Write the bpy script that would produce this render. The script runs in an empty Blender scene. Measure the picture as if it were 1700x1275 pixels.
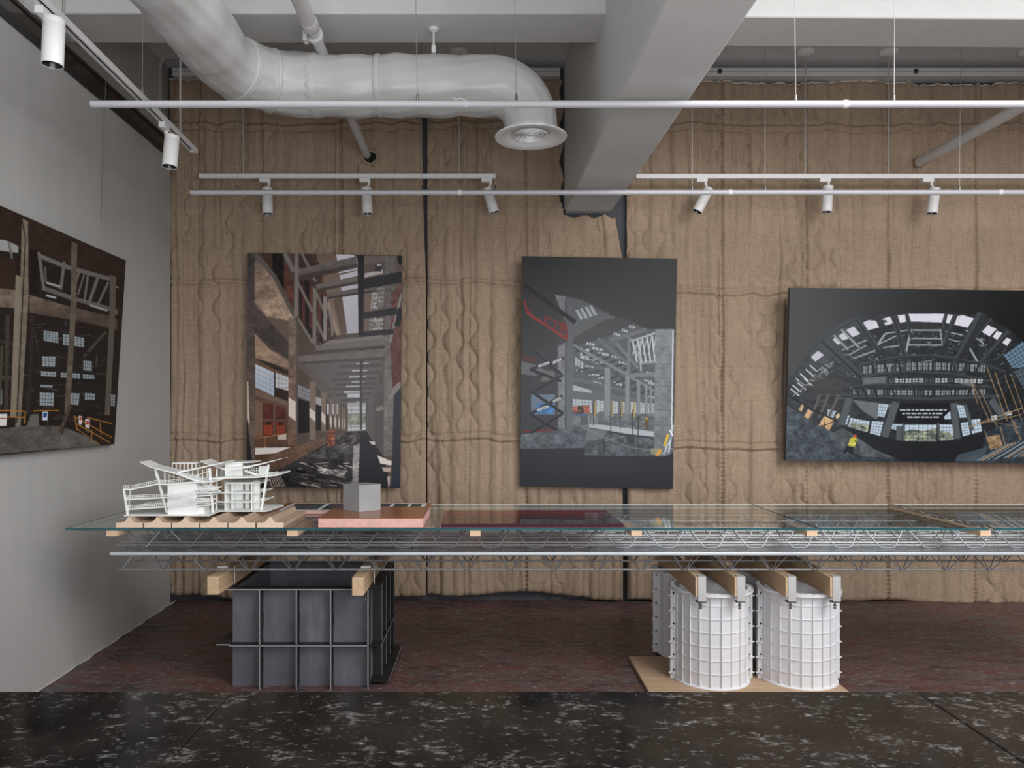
import bpy, math, random
import numpy as np
from mathutils import Vector, Matrix

random.seed(7)
RNG = np.random.RandomState(11)
COL = bpy.context.scene.collection
F, CX, CY, EYE = 1250.0, 810.0, 680.0, 1.5      # focal length (px), principal point, eye height


def P(x, y, d):
    """the point at distance d that the photograph shows at pixel (x, y)"""
    return Vector(((x - CX) * d / F, d, EYE + (CY - y) * d / F))


# ------------------------------------------------------------------ materials
def srgb(r, g, b):
    f = lambda c: (c / 255 / 12.92) if c / 255 <= 0.04045 else ((c / 255 + 0.055) / 1.055) ** 2.4
    return (f(r), f(g), f(b), 1.0)


class NT:
    def __init__(s, name):
        s.m = bpy.data.materials.new(name)
        s.m.use_nodes = True
        s.t = s.m.node_tree
        s.t.nodes.clear()
        s.out = s.n('ShaderNodeOutputMaterial')

    def n(s, kind, **kw):
        nd = s.t.nodes.new(kind)
        for k, v in kw.items():
            if k.startswith('i_'):
                key = k[2:]
                key = int(key) if key.isdigit() else key.replace('_', ' ')
                nd.inputs[key].default_value = v
            else:
                setattr(nd, k, v)
        return nd

    def l(s, a, b):
        s.t.links.new(a, b)

    def bsdf(s, color=None, rough=0.6, metal=0.0, spec=0.5, **kw):
        b = s.n('ShaderNodeBsdfPrincipled')
        b.inputs['Roughness'].default_value = rough
        b.inputs['Metallic'].default_value = metal
        b.inputs['Specular IOR Level'].default_value = spec
        if color is not None:
            if hasattr(color, 'is_linked') or hasattr(color, 'links'):
                s.l(color, b.inputs['Base Color'])
            else:
                b.inputs['Base Color'].default_value = color
        s.l(b.outputs[0], s.out.inputs[0])
        return b

    def coord(s, scale=(1, 1, 1), rot=(0, 0, 0), kind='Object'):
        tc = s.n('ShaderNodeTexCoord')
        mp = s.n('ShaderNodeMapping')
        mp.inputs['Scale'].default_value = scale
        mp.inputs['Rotation'].default_value = rot
        s.l(tc.outputs[kind], mp.inputs[0])
        return mp.outputs[0]

    def noise(s, co, scale, detail=4, rough=0.55, dist=0.0):
        n = s.n('ShaderNodeTexNoise')
        n.inputs['Scale'].default_value = scale
        n.inputs['Detail'].default_value = detail
        n.inputs['Roughness'].default_value = rough
        n.inputs['Distortion'].default_value = dist
        s.l(co, n.inputs['Vector'])
        return n.outputs['Fac']

    def ramp(s, fac, stops):
        r = s.n('ShaderNodeValToRGB')
        e = r.color_ramp.elements
        while len(e) < len(stops):
            e.new(0.5)
        for el, (p, c) in zip(e, stops):
            el.position = p
            el.color = c
        s.l(fac, r.inputs[0])
        return r.outputs[0]

    def mix(s, fac, a, b, mode='MIX'):
        m = s.n('ShaderNodeMix', data_type='RGBA', blend_type=mode)
        for v, i in ((fac, 0), (a, 6), (b, 7)):
            if hasattr(v, 'links'):
                s.l(v, m.inputs[i])
            else:
                m.inputs[i].default_value = v
        return m.outputs[2]

    def bump(s, h, strength, dist, bsdf):
        b = s.n('ShaderNodeBump')
        b.inputs['Strength'].default_value = strength
        b.inputs['Distance'].default_value = dist
        s.l(h, b.inputs['Height'])
        s.l(b.outputs[0], bsdf.inputs['Normal'])


def plain(name, c, rough=0.6, metal=0.0, spec=0.5, var=0.0, scale=30, bump=0.0):
    t = NT(name)
    if var:
        co = t.coord()
        f = t.noise(co, scale, 4)
        lo = tuple(max(0, x * (1 - var)) for x in c[:3]) + (1,)
        hi = tuple(min(1, x * (1 + var)) for x in c[:3]) + (1,)
        col = t.ramp(f, [(0.3, lo), (0.7, hi)])
        b = t.bsdf(col, rough, metal, spec)
        if bump:
            t.bump(f, bump, 0.01, b)
    else:
        b = t.bsdf(c, rough, metal, spec)
    return t.m


def m_plaster(name, c, var=0.06, streak=True):
    t = NT(name)
    co = t.coord()
    a = t.noise(co, 1.3, 5, 0.6)
    b = t.noise(t.coord((14, 14, 1.2)) if streak else co, 1.0 if streak else 9, 3)
    f = t.mix(0.4, a, b)
    lo = tuple(x * (1 - var) for x in c[:3]) + (1,)
    hi = tuple(min(1, x * (1 + var)) for x in c[:3]) + (1,)
    col = t.ramp(f, [(0.35, lo), (0.65, hi)])
    bs = t.bsdf(col, 0.75, 0, 0.3)
    t.bump(t.noise(co, 60, 5, 0.7), 0.12, 0.01, bs)
    return t.m


def m_burlap():
    t = NT('burlap')
    co = t.coord()
    big = t.noise(co, 2.2, 4)
    streak = t.noise(t.coord((9, 9, 0.7)), 1.6, 4, 0.6)
    fine = t.noise(co, 170, 3, 0.8)
    threads_v = t.noise(t.coord((260, 260, 14)), 1.0, 2)
    threads_h = t.noise(t.coord((14, 14, 260)), 1.0, 2)
    c1 = t.ramp(t.mix(0.55, big, streak), [(0.33, srgb(134, 116, 98)), (0.5, srgb(158, 137, 117)), (0.68, srgb(180, 159, 138))])
    c2 = t.mix(0.5, c1, t.ramp(fine, [(0.3, srgb(108, 90, 73)), (0.5, srgb(163, 142, 122)), (0.72, srgb(204, 185, 164))]))
    thr = t.mix(0.5, threads_v, threads_h)
    c3 = t.mix(0.28, c2, t.ramp(thr, [(0.35, srgb(108, 90, 74)), (0.65, srgb(202, 182, 160))]))
    spk = t.ramp(t.noise(co, 75, 2, 0.5), [(0.71, (0, 0, 0, 1)), (0.76, (1, 1, 1, 1))])
    c4 = t.mix(spk, c3, srgb(92, 66, 46))
    b = t.bsdf(c4, 0.95, 0, 0.1)
    t.bump(t.mix(0.5, thr, fine), 0.5, 0.003, b)
    return t.m


def m_floor():
    t = NT('floor_paint')
    a = t.noise(t.coord((0.55, 1.0, 1.0), (0, 0, 0.25)), 4.5, 8, 0.68, 0.6)
    base = t.ramp(a, [(0.36, srgb(52, 42, 43)), (0.48, srgb(84, 52, 50)), (0.62, srgb(102, 60, 55))])
    sc = t.noise(t.coord((2.2, 7, 1), (0, 0, 0.25)), 2.2, 9, 0.75, 0.5)
    grey = t.ramp(sc, [(0.43, (0, 0, 0, 1)), (0.58, (0.85, 0.85, 0.85, 1))])
    c = t.mix(grey, base, srgb(92, 84, 85))
    fl = t.ramp(t.noise(t.coord((8, 20, 1), (0, 0, 0.45)), 2.6, 6, 0.75), [(0.56, (0, 0, 0, 1)), (0.64, (1, 1, 1, 1))])
    c = t.mix(fl, c, srgb(146, 138, 136))
    b = t.bsdf(c, 0.42, 0, 0.35)
    t.bump(a, 0.15, 0.01, b)
    return t.m


def m_granite():
    t = NT('black_granite')
    big = t.noise(t.coord(), 7.0, 3)
    patch = t.noise(t.coord((14, 22, 14), (0, 0, 0.5)), 1.0, 3, 0.6)
    a = t.noise(t.coord((44, 74, 50), (0, 0, 0.35)), 1.0, 5, 0.6, 0.5)
    b2 = t.noise(t.coord((40, 72, 50), (0, 0, -0.5)), 1.0, 5, 0.62, 0.5)
    fine = t.noise(t.coord((110, 120, 110), (0, 0, 0.4)), 1.0, 3, 0.7)
    m1 = t.ramp(t.mix(0.35, a, patch), [(0.55, (0, 0, 0, 1)), (0.68, (1, 1, 1, 1))])
    m2 = t.ramp(t.mix(0.4, b2, patch), [(0.565, (0, 0, 0, 1)), (0.69, (1, 1, 1, 1))])
    base = t.ramp(big, [(0.35, srgb(15, 15, 16)), (0.65, srgb(34, 31, 30))])
    fc = t.ramp(fine, [(0.3, srgb(58, 57, 58)), (0.55, srgb(118, 116, 115)), (0.75, srgb(176, 174, 170))])
    c = t.mix(m1, base, fc)
    c = t.mix(m2, c, fc)
    t.bsdf(c, 0.12, 0, 0.35)
    return t.m


def m_wood(name, c1, c2, axis='Y', end=False):
    t = NT(name)
    sc = {'Y': (40, 2.0, 40), 'X': (2, 40, 40), 'Z': (40, 40, 2)}[axis]
    f = t.noise(t.coord(sc), 1.0, 5, 0.6, 0.6)
    col = t.ramp(f, [(0.3, c1), (0.7, c2)])
    t.bsdf(col, 0.6, 0, 0.3)
    return t.m


def m_glass(name, tint, rough=0.0, edge=None):
    """clear float glass: what is not mirrored (Fresnel) passes straight through, tinted"""
    t = NT(name)
    fr = t.n('ShaderNodeFresnel')
    ge = t.n('ShaderNodeNewGeometry')
    ior = t.n('ShaderNodeMapRange')
    ior.inputs[3].default_value = 1.62
    ior.inputs[4].default_value = 1 / 1.62      # leaving the pane mirrors as much as entering it
    t.l(ge.outputs['Backfacing'], ior.inputs[0])
    t.l(ior.outputs[0], fr.inputs['IOR'])
    tr = t.n('ShaderNodeBsdfTransparent', i_Color=tint)
    gl = t.n('ShaderNodeBsdfGlossy', i_Roughness=rough)
    gl.inputs['Color'].default_value = (0.95, 0.97, 0.97, 1)
    mx = t.n('ShaderNodeMixShader')
    t.l(fr.outputs[0], mx.inputs[0])
    t.l(tr.outputs[0], mx.inputs[1])
    t.l(gl.outputs[0], mx.inputs[2])
    t.l(mx.outputs[0], t.out.inputs[0])
    return t.m


def m_galv(name, lo, hi, rough=0.3):
    t = NT(name)
    v = t.n('ShaderNodeTexVoronoi', i_Scale=28.0)
    t.l(t.coord(), v.inputs['Vector'])
    f = t.mix(0.5, v.outputs['Color'], t.noise(t.coord(), 6, 4))
    col = t.ramp(f, [(0.25, lo), (0.75, hi)])
    b = t.bsdf(col, rough, 1.0)
    t.bump(t.noise(t.coord((3, 9, 3)), 2.2, 4), 0.25, 0.02, b)
    return t.m


def m_steel():
    t = NT('mill_steel')
    co = t.coord()
    a = t.noise(co, 3.5, 5, 0.6)
    b2 = t.noise(t.coord((8, 8, 1.5)), 2.0, 5, 0.7)
    col = t.ramp(t.mix(0.5, a, b2), [(0.3, srgb(98, 98, 107)), (0.55, srgb(120, 120, 129)), (0.75, srgb(150, 150, 157))])
    b = t.bsdf(col, 0.42, 0.35, 0.5)
    t.bump(t.noise(co, 30, 4), 0.05, 0.01, b)
    return t.m


def m_vcol(name, rough=0.5, spec=0.22):
    t = NT(name)
    a = t.n('ShaderNodeVertexColor', layer_name='print')
    t.bsdf(a.outputs['Color'], rough, 0, spec)
    return t.m


def m_duct():
    t = NT('white_duct_wrap')
    co = t.coord()
    b = t.bsdf(srgb(200, 200, 200), 0.35, 0, 0.5)
    t.bump(t.noise(t.coord((2, 2, 2)), 4, 4, 0.5, 0.8), 0.10, 0.03, b)
    return t.m


M = dict(
    wall=m_plaster('wall_plaster', srgb(180, 179, 178), 0.05),
    upper=m_plaster('upper_wall_plaster', srgb(190, 186, 182), 0.04),
    concrete=m_plaster('painted_concrete', srgb(212, 212, 212), 0.04, False),
    back=plain('dark_back_wall', srgb(70, 72, 78), 0.7),
    trim=plain('dark_metal_trim', srgb(66, 64, 62), 0.45, 0.5),
    strip=plain('smoked_glass_strip', srgb(52, 46, 42), 0.08, 0, 0.9),
    burlap=m_burlap(), floor=m_floor(), granite=m_granite(),
    fringe=plain('pale_fringe', srgb(205, 195, 182), 0.9),
    timber=m_wood('pale_timber', srgb(190, 160, 128), srgb(214, 186, 156)),
    batten=m_wood('batten_timber', srgb(205, 172, 142), srgb(228, 200, 170)),
    ply=m_wood('plywood', srgb(172, 144, 118), srgb(194, 166, 138), 'X'),
    tile=m_wood('clay_tile', srgb(166, 142, 122), srgb(192, 168, 146)),
    tile_end=plain('lit_clay_tile_end', srgb(226, 200, 178), 0.8, var=0.06, scale=200),  # front ends paler than the tile: frontal light put into the colour
    glass=m_glass('clear_glass', (0.945, 0.965, 0.96, 1)),
    glass_edge=plain('green_glass_edge', srgb(44, 86, 92), 0.2, 0, 0.6, var=0.3, scale=6),
    glass_joint=plain('dark_glass_joint', srgb(52, 62, 64), 0.2, 0, 0.6),
    glass_far=plain('glass_edge_glint', srgb(225, 236, 236), 0.3),
    acrylic=m_glass('red_acrylic', (0.36, 0.04, 0.026, 1), 0.01),
    acrylic_edge=plain('acrylic_edge_glow', srgb(255, 40, 28), 0.3),  # glow of the sheet's edges put into a brighter red
    acrylic_front=plain('dark_acrylic_edge', srgb(70, 40, 52), 0.06, 0, 1.0),
    galv=m_galv('galvanised_sheet', srgb(150, 156, 162), srgb(205, 210, 214), 0.22),
    lip=plain('galvanised_lip', srgb(214, 222, 228), 0.42, 0.35),
    rebar=plain('rebar_steel', srgb(168, 166, 168), 0.4, 0.35, var=0.2, scale=60),
    webwire=plain('web_wire', srgb(158, 158, 162), 0.36, 0.5),
    steel=m_steel(),
    rib=plain('shaded_rib_steel', srgb(34, 34, 37), 0.55, 0.2),  # steel darkened to carry the shade on ribs, stiffeners and rim
    steel_edge=plain('pale_steel_edge', srgb(176, 176, 180), 0.4, 0.4),  # paler strip along the edges of ribs, stiffeners and rim
    bolt=plain('zinc_bolt', srgb(150, 150, 148), 0.35, 0.9),
    plastic=plain('white_plastic', srgb(222, 222, 226), 0.42, 0, 0.5),
    clamp=plain('clamp_zinc', srgb(206, 206, 206), 0.4, 0.35, var=0.08, scale=40),
    white=plain('white_enamel', srgb(232, 232, 232), 0.35),
    white_in=plain('lamp_reflector', srgb(60, 60, 62), 0.25, 0.7),
    slot=plain('track_slot', srgb(22, 22, 22), 0.6),
    pipe=plain('grey_white_pipe', srgb(205, 203, 203), 0.45),
    tube=plain('light_tube', srgb(196, 196, 202), 0.3),
    cable=plain('steel_cable', srgb(165, 165, 165), 0.4, 0.6),
    duct=m_duct(),
    conduit=plain('grey_conduit', srgb(176, 174, 172), 0.45, 0.2),
    orange=plain('orange_laminate', srgb(150, 90, 50), 0.22, 0, 0.5, var=0.05, scale=3),
    pink=plain('pink_board_core', srgb(216, 170, 164), 0.6, var=0.12, scale=60),
    cube=m_plaster('grey_concrete_cube', srgb(150, 150, 152), 0.12, False),
    model=plain('model_white', srgb(240, 242, 240), 0.5, 0, 0.4),
    paper=plain('white_paper', srgb(225, 226, 232), 0.7),
    small_photo=plain('small_photo_print', srgb(62, 66, 70), 0.45, var=0.6, scale=9),
    black=plain('black_void', srgb(8, 8, 9), 0.9),
    board=plain('print_board_edge', srgb(60, 60, 64), 0.6),
    caulk=plain('pale_caulk', srgb(190, 188, 184), 0.8),
)


# ------------------------------------------------------------------ mesh building
class MB:
    def __init__(s):
        s.v, s.f, s.mi = [], [], []
        s.cur = 0

    def add(s, vs, fs):
        b = len(s.v)
        s.v.extend(tuple(p) for p in vs)
        for f in fs:
            s.f.append(tuple(b + i for i in f))
            s.mi.append(s.cur)
        return s

    def box(s, a, b):
        x0, x1 = sorted((a[0], b[0])); y0, y1 = sorted((a[1], b[1])); z0, z1 = sorted((a[2], b[2]))
        vs = [(x0, y0, z0), (x1, y0, z0), (x1, y1, z0), (x0, y1, z0), (x0, y0, z1), (x1, y0, z1), (x1, y1, z1), (x0, y1, z1)]
        return s.add(vs, [(0, 3, 2, 1), (4, 5, 6, 7), (0, 1, 5, 4), (1, 2, 6, 5), (2, 3, 7, 6), (3, 0, 4, 7)])

    def hexa(s, vs):
        """8 corners: bottom ring 0-3, top ring 4-7"""
        return s.add(vs, [(0, 3, 2, 1), (4, 5, 6, 7), (0, 1, 5, 4), (1, 2, 6, 5), (2, 3, 7, 6), (3, 0, 4, 7)])

    def bar(s, p, q, w, h, up=(0, 0, 1)):
        """square bar from p to q, w across, h along up"""
        p, q = Vector(p), Vector(q)
        t = (q - p).normalized()
        u = Vector(up)
        if abs(t.dot(u)) > 0.99:
            u = Vector((0, 1, 0))
        a = t.cross(u).normalized() * (w / 2)
        b = a.cross(t).normalized() * (h / 2)
        return s.hexa([p - a - b, p + a - b, q + a - b, q - a - b, p - a + b, p + a + b, q + a + b, q - a + b])

    def tube(s, pts, r, n=8, caps=True):
        pts = [Vector(p) for p in pts]
        rs = r if isinstance(r, (list, tuple)) else [r] * len(pts)
        ring = []
        up = None
        vs, fs = [], []
        for i, p in enumerate(pts):
            t = (pts[min(i + 1, len(pts) - 1)] - pts[max(i - 1, 0)])
            t.normalize()
            if up is None:
                up = Vector((0, 0, 1)) if abs(t.z) < 0.9 else Vector((0, 1, 0))
            a = t.cross(up).normalized()
            up = a.cross(t).normalized()
            for k in range(n):
                th = 2 * math.pi * k / n
                vs.append(p + (a * math.cos(th) + up * math.sin(th)) * rs[i])
        for i in range(len(pts) - 1):
            for k in range(n):
                k2 = (k + 1) % n
                fs.append((i * n + k, i * n + k2, (i + 1) * n + k2, (i + 1) * n + k))
        if caps:
            fs.append(tuple(range(n - 1, -1, -1)))
            fs.append(tuple((len(pts) - 1) * n + k for k in range(n)))
        return s.add(vs, fs)

    def lathe(s, prof, c, axis=(0, 0, 1), n=32, closed=False, a0=0.0, a1=2 * math.pi):
        """prof: (radius, height along axis) pairs"""
        ax = Vector(axis).normalized()
        u = ax.cross(Vector((0, 1, 0)) if abs(ax.y) < 0.9 else Vector((1, 0, 0))).normalized()
        w = ax.cross(u)
        c = Vector(c)
        full = abs(a1 - a0 - 2 * math.pi) < 1e-6
        m = n if full else n + 1
        vs, fs = [], []
        for r, h in prof:
            for k in range(m):
                th = a0 + (a1 - a0) * k / n
                vs.append(c + ax * h + (u * math.cos(th) + w * math.sin(th)) * r)
        np_ = len(prof)
        for i in range(np_ if closed else np_ - 1):
            j = (i + 1) % np_
            for k in range(n):
                k2 = (k + 1) % m
                fs.append((i * m + k, i * m + k2, j * m + k2, j * m + k))
        return s.add(vs, fs)

    def prism(s, poly, off):
        """poly: list of 3D points, extruded by the vector off"""
        n = len(poly)
        off = Vector(off)
        vs = [Vector(p) for p in poly] + [Vector(p) + off for p in poly]
        fs = [tuple(range(n - 1, -1, -1)), tuple(range(n, 2 * n))] + [(i, (i + 1) % n, n + (i + 1) % n, n + i) for i in range(n)]
        return s.add(vs, fs)

    def build(s, name, mat, parent=None, origin=None, smooth=True, bevel=0.0, ang=0.7):
        mats = mat if isinstance(mat, (list, tuple)) else [mat]
        org = ORG.get(parent.name, Vector((0, 0, 0))) if parent is not None else Vector(origin if origin is not None else (0, 0, 0))
        me = bpy.data.meshes.new(name)
        me.from_pydata([(p[0] - org.x, p[1] - org.y, p[2] - org.z) for p in s.v], [], s.f)
        for m in mats:
            me.materials.append(m)
        if len(mats) > 1:
            me.polygons.foreach_set('material_index', s.mi)
        import bmesh
        bm = bmesh.new()
        bm.from_mesh(me)
        bmesh.ops.recalc_face_normals(bm, faces=bm.faces)
        bm.to_mesh(me)
        bm.free()
        if smooth:
            me.polygons.foreach_set('use_smooth', [True] * len(me.polygons))
            me.set_sharp_from_angle(angle=ang)
        o = bpy.data.objects.new(name, me)
        COL.objects.link(o)
        if parent is not None:
            o.parent = parent
        else:
            o.location = org
        ORG[o.name] = org
        if bevel:
            bv = o.modifiers.new('soft edges', 'BEVEL')
            bv.width = bevel
            bv.segments = 2
            bv.limit_method = 'ANGLE'
            bv.angle_limit = 0.9
        return o


ORG = {}


def thing(name, label, cat, loc, group=None):
    o = bpy.data.objects.new(name, None)
    COL.objects.link(o)
    o.location = loc
    o.empty_display_size = 0.05
    ORG[o.name] = Vector(loc)
    return tag(o, label, cat, group)


def tag(o, label, cat, group=None, kind=None):
    o['label'] = label
    o['category'] = cat
    if group:
        o['group'] = group
    if kind:
        o['kind'] = kind
    return o


def struct(o, label=None, cat=None):
    o['kind'] = 'structure'
    if label:
        o['label'] = label
    if cat:
        o['category'] = cat
    return o


def dup(root, loc, label, group=None):
    """a copy of a thing with copies of its parts and their sub-parts"""
    r = root.copy(); COL.objects.link(r); r.location = loc; r['label'] = label
    if group:
        r['group'] = group
    for ch in list(root.children):
        c = ch.copy(); COL.objects.link(c); c.parent = r
        for g in list(ch.children):
            e = g.copy(); COL.objects.link(e); e.parent = c
    return r


def vnoise(u, v, seed):
    """smooth value noise on arrays, about 0..1"""
    r = np.random.RandomState(seed)
    g = r.rand(64, 64)
    iu, iv = np.floor(u).astype(int), np.floor(v).astype(int)
    fu, fv = u - iu, v - iv
    fu, fv = fu * fu * (3 - 2 * fu), fv * fv * (3 - 2 * fv)
    A = g[iu % 64, iv % 64]; B = g[(iu + 1) % 64, iv % 64]; C = g[iu % 64, (iv + 1) % 64]; D = g[(iu + 1) % 64, (iv + 1) % 64]
    return (A * (1 - fu) + B * fu) * (1 - fv) + (C * (1 - fu) + D * fu) * fv

# ------------------------------------------------------------------ the room
D = 5.95                                   # back wall
SLAB, SOF = 4.2, 3.655                     # ceiling slab, cross-beam soffit
wl = lambda d: -2.397 - (d - 4.076) * 0.0288   # face of the left partition wall


def s_obj(name, mb, mat, label=None, cat=None, **kw):
    return struct(mb.build(name, mat, **kw), label, cat)


s_obj('floor', MB().box((-2.7, 1.55, -0.08), (7.2, 6.1, 0)), M['floor'], 'dark red painted floor with grey scuffs', 'floor')
s_obj('ceiling', MB().box((-2.7, 2.7, SLAB), (7.2, 6.1, SLAB + 0.15)), M['concrete'], 'grey painted concrete ceiling slab above the beams', 'ceiling')
s_obj('wall_back', MB().box((-2.7, D, 0), (7.2, D + 0.15, SLAB)), M['back'], 'dark grey back wall behind the burlap hangings', 'wall')
s_obj('wall_right', MB().box((6.9, 1.55, 0), (7.05, D, SLAB)), M['wall'], 'far right wall of the room', 'wall')
mb = MB()
y0, y1 = 1.55, 5.80
mb.hexa([(wl(y0) - 0.1, y0, 0), (wl(y0), y0, 0), (wl(y1), y1, 0), (wl(y1) - 0.07, y1, 0),
         (wl(y0) - 0.1, y0, 3.44), (wl(y0), y0, 3.44), (wl(y1), y1, 3.44), (wl(y1) - 0.07, y1, 3.44)])
s_obj('wall_left', mb, M['wall'], 'pale grey plastered left wall', 'wall')
mb = MB().box((-2.72, 1.55, 3.3), (-2.525, D, SLAB))
s_obj('wall_left_upper', mb, M['upper'], 'grey upper wall above the dark metal strip on the left', 'wall')
# dark metal frame and the smoked strip above the left wall
mb = MB()
for (za, zb, ox) in ((3.425, 3.475, 0.012), (3.555, 3.575, 0.006)):
    mb.hexa([(wl(y0) - 0.09, y0, za), (wl(y0) + ox, y0, za), (wl(y1) + ox, y1, za), (wl(y1) - 0.07, y1, za),
             (wl(y0) - 0.09, y0, zb), (wl(y0) + ox, y0, zb), (wl(y1) + ox, y1, zb), (wl(y1) - 0.07, y1, zb)])
s_obj('trim_1', mb, M['trim'], 'dark metal channel running along the top of the left wall', 'trim')
mb = MB()
mb.hexa([(wl(y0) - 0.08, y0, 3.475), (wl(y0) - 0.004, y0, 3.475), (wl(y1) - 0.004, y1, 3.475), (wl(y1) - 0.06, y1, 3.475),
         (wl(y0) - 0.08, y0, 3.555), (wl(y0) - 0.004, y0, 3.555), (wl(y1) - 0.004, y1, 3.555), (wl(y1) - 0.06, y1, 3.555)])
s_obj('window_1', mb, M['strip'], 'narrow smoked glass strip above the left wall', 'window')
mb = MB()
n = 40
pts = []
for i in range(n + 1):
    y = 2.2 + (D - 2.25) * i / n
    pts.append((wl(y) + 0.004 + 0.004 * math.sin(i * 2.3), y, 0.004 + 0.003 * math.sin(i * 1.7)))
mb.tube(pts, [0.006 + 0.003 * math.sin(i * 3.1) for i in range(n + 1)], 6)
s_obj('baseboard_left', mb, M['caulk'], 'pale mortar line where the left wall meets the floor', 'trim')

# beams
xl = lambda d: 0.595 + (5.9 - d) * 0.026
xr = lambda d: 0.966 + (5.92 - d) * 0.0195
mb = MB()
z0 = 3.047
prof = [(2.3, 3.06), (2.6, 3.055), (4.2, z0), (D, z0)]
n = len(prof)
vs = [(xl(y), y, z) for y, z in prof] + [(xr(y), y, z) for y, z in prof] + [(xl(y), y, SLAB) for y, z in prof] + [(xr(y), y, SLAB) for y, z in prof]
fs = [(0, n, 3 * n, 2 * n), (n - 1, 3 * n - 1, 4 * n - 1, 2 * n - 1)]
for i in range(n - 1):
    for a, c in ((0, n), (n, 3 * n), (3 * n, 2 * n), (2 * n, 0)):
        fs.append((a + i, a + i + 1, c + i + 1, c + i))
mb.add(vs, fs)
s_obj('ceiling_beam', mb, M['concrete'], 'deep concrete main beam running to the back wall', 'beam', bevel=0.012)
s_obj('ceiling_beam.001', MB().box((-2.6, 4.10, SOF), (xl(4.3) + 0.02, 4.43, SLAB)), M['concrete'], 'concrete cross beam left of the deep main beam', 'beam', bevel=0.008)
mb = MB()
mb.hexa([(xr(4.3) - 0.02, 4.13, SOF), (6.9, 4.20, SOF), (6.9, 4.53, SOF), (xr(4.3) - 0.02, 4.46, SOF),
         (xr(4.3) - 0.02, 4.13, SLAB), (6.9, 4.20, SLAB), (6.9, 4.53, SLAB), (xr(4.3) - 0.02, 4.46, SLAB)])
s_obj('ceiling_beam.002', mb, M['concrete'], 'bright concrete cross beam right of the deep main beam', 'beam', bevel=0.008)

# granite sill the camera looks over: three slabs
dz = 1.603
def sill(name, xa, xb, label):
    # xa, xb: X at the far edge; the joints run straight away from the camera
    s_obj(name, MB().box((xa, 0.75, 0.86), (xb, dz, 0.90)), M['granite'], label, 'windowsill', bevel=0.003)
xj1, xj2 = (385 - CX) * dz / F, (1521 - CX) * dz / F
sill('windowsill', -2.3, xj1 - 0.0008, 'black granite sill slab below the left wall')
sill('windowsill.001', xj1 + 0.0008, xj2 - 0.001, 'middle black granite sill slab in front of the steel box and white drums')
sill('windowsill.002', xj2 + 0.001, 2.3, 'black granite sill slab at the right of the foreground')
s_obj('wall_front', MB().box((-2.7, 0.9, -0.08), (7.2, 1.548, 0.858)), M['wall'], 'low wall under the granite sill', 'wall')

# curtain rails above the burlap
def rail(name, xa, xb, label):
    mb = MB()
    mb.box(P(xa, 112.5, 5.82), Vector((P(xb, 118.5, 5.82).x, 5.90, P(xb, 118.5, 5.82).z)))
    mb.box(P(xa, 119.5, 5.82), Vector((P(xb, 126.0, 5.82).x, 5.945, P(xb, 126.0, 5.82).z)))
    o = tag(mb.build(name, M['pipe'], origin=P((xa + xb) / 2, 120, 5.85)), label, 'curtain rail')
    n = max(1, int((xb - xa) / 250))
    for i in range(n):
        xx = xa + (xb - xa) * (i + 0.5) / n
        MB().box(P(xx - 2.5, 114, 5.81), P(xx + 2.5, 122, 5.82)).build('bracket', M['trim'], o)
    return o
rail('curtain_rail', 286, 930, 'white double curtain rail over the burlap left of the main beam')
rail('curtain_rail', 1032, 2010, 'white double curtain rail over the burlap right of the main beam')


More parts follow.
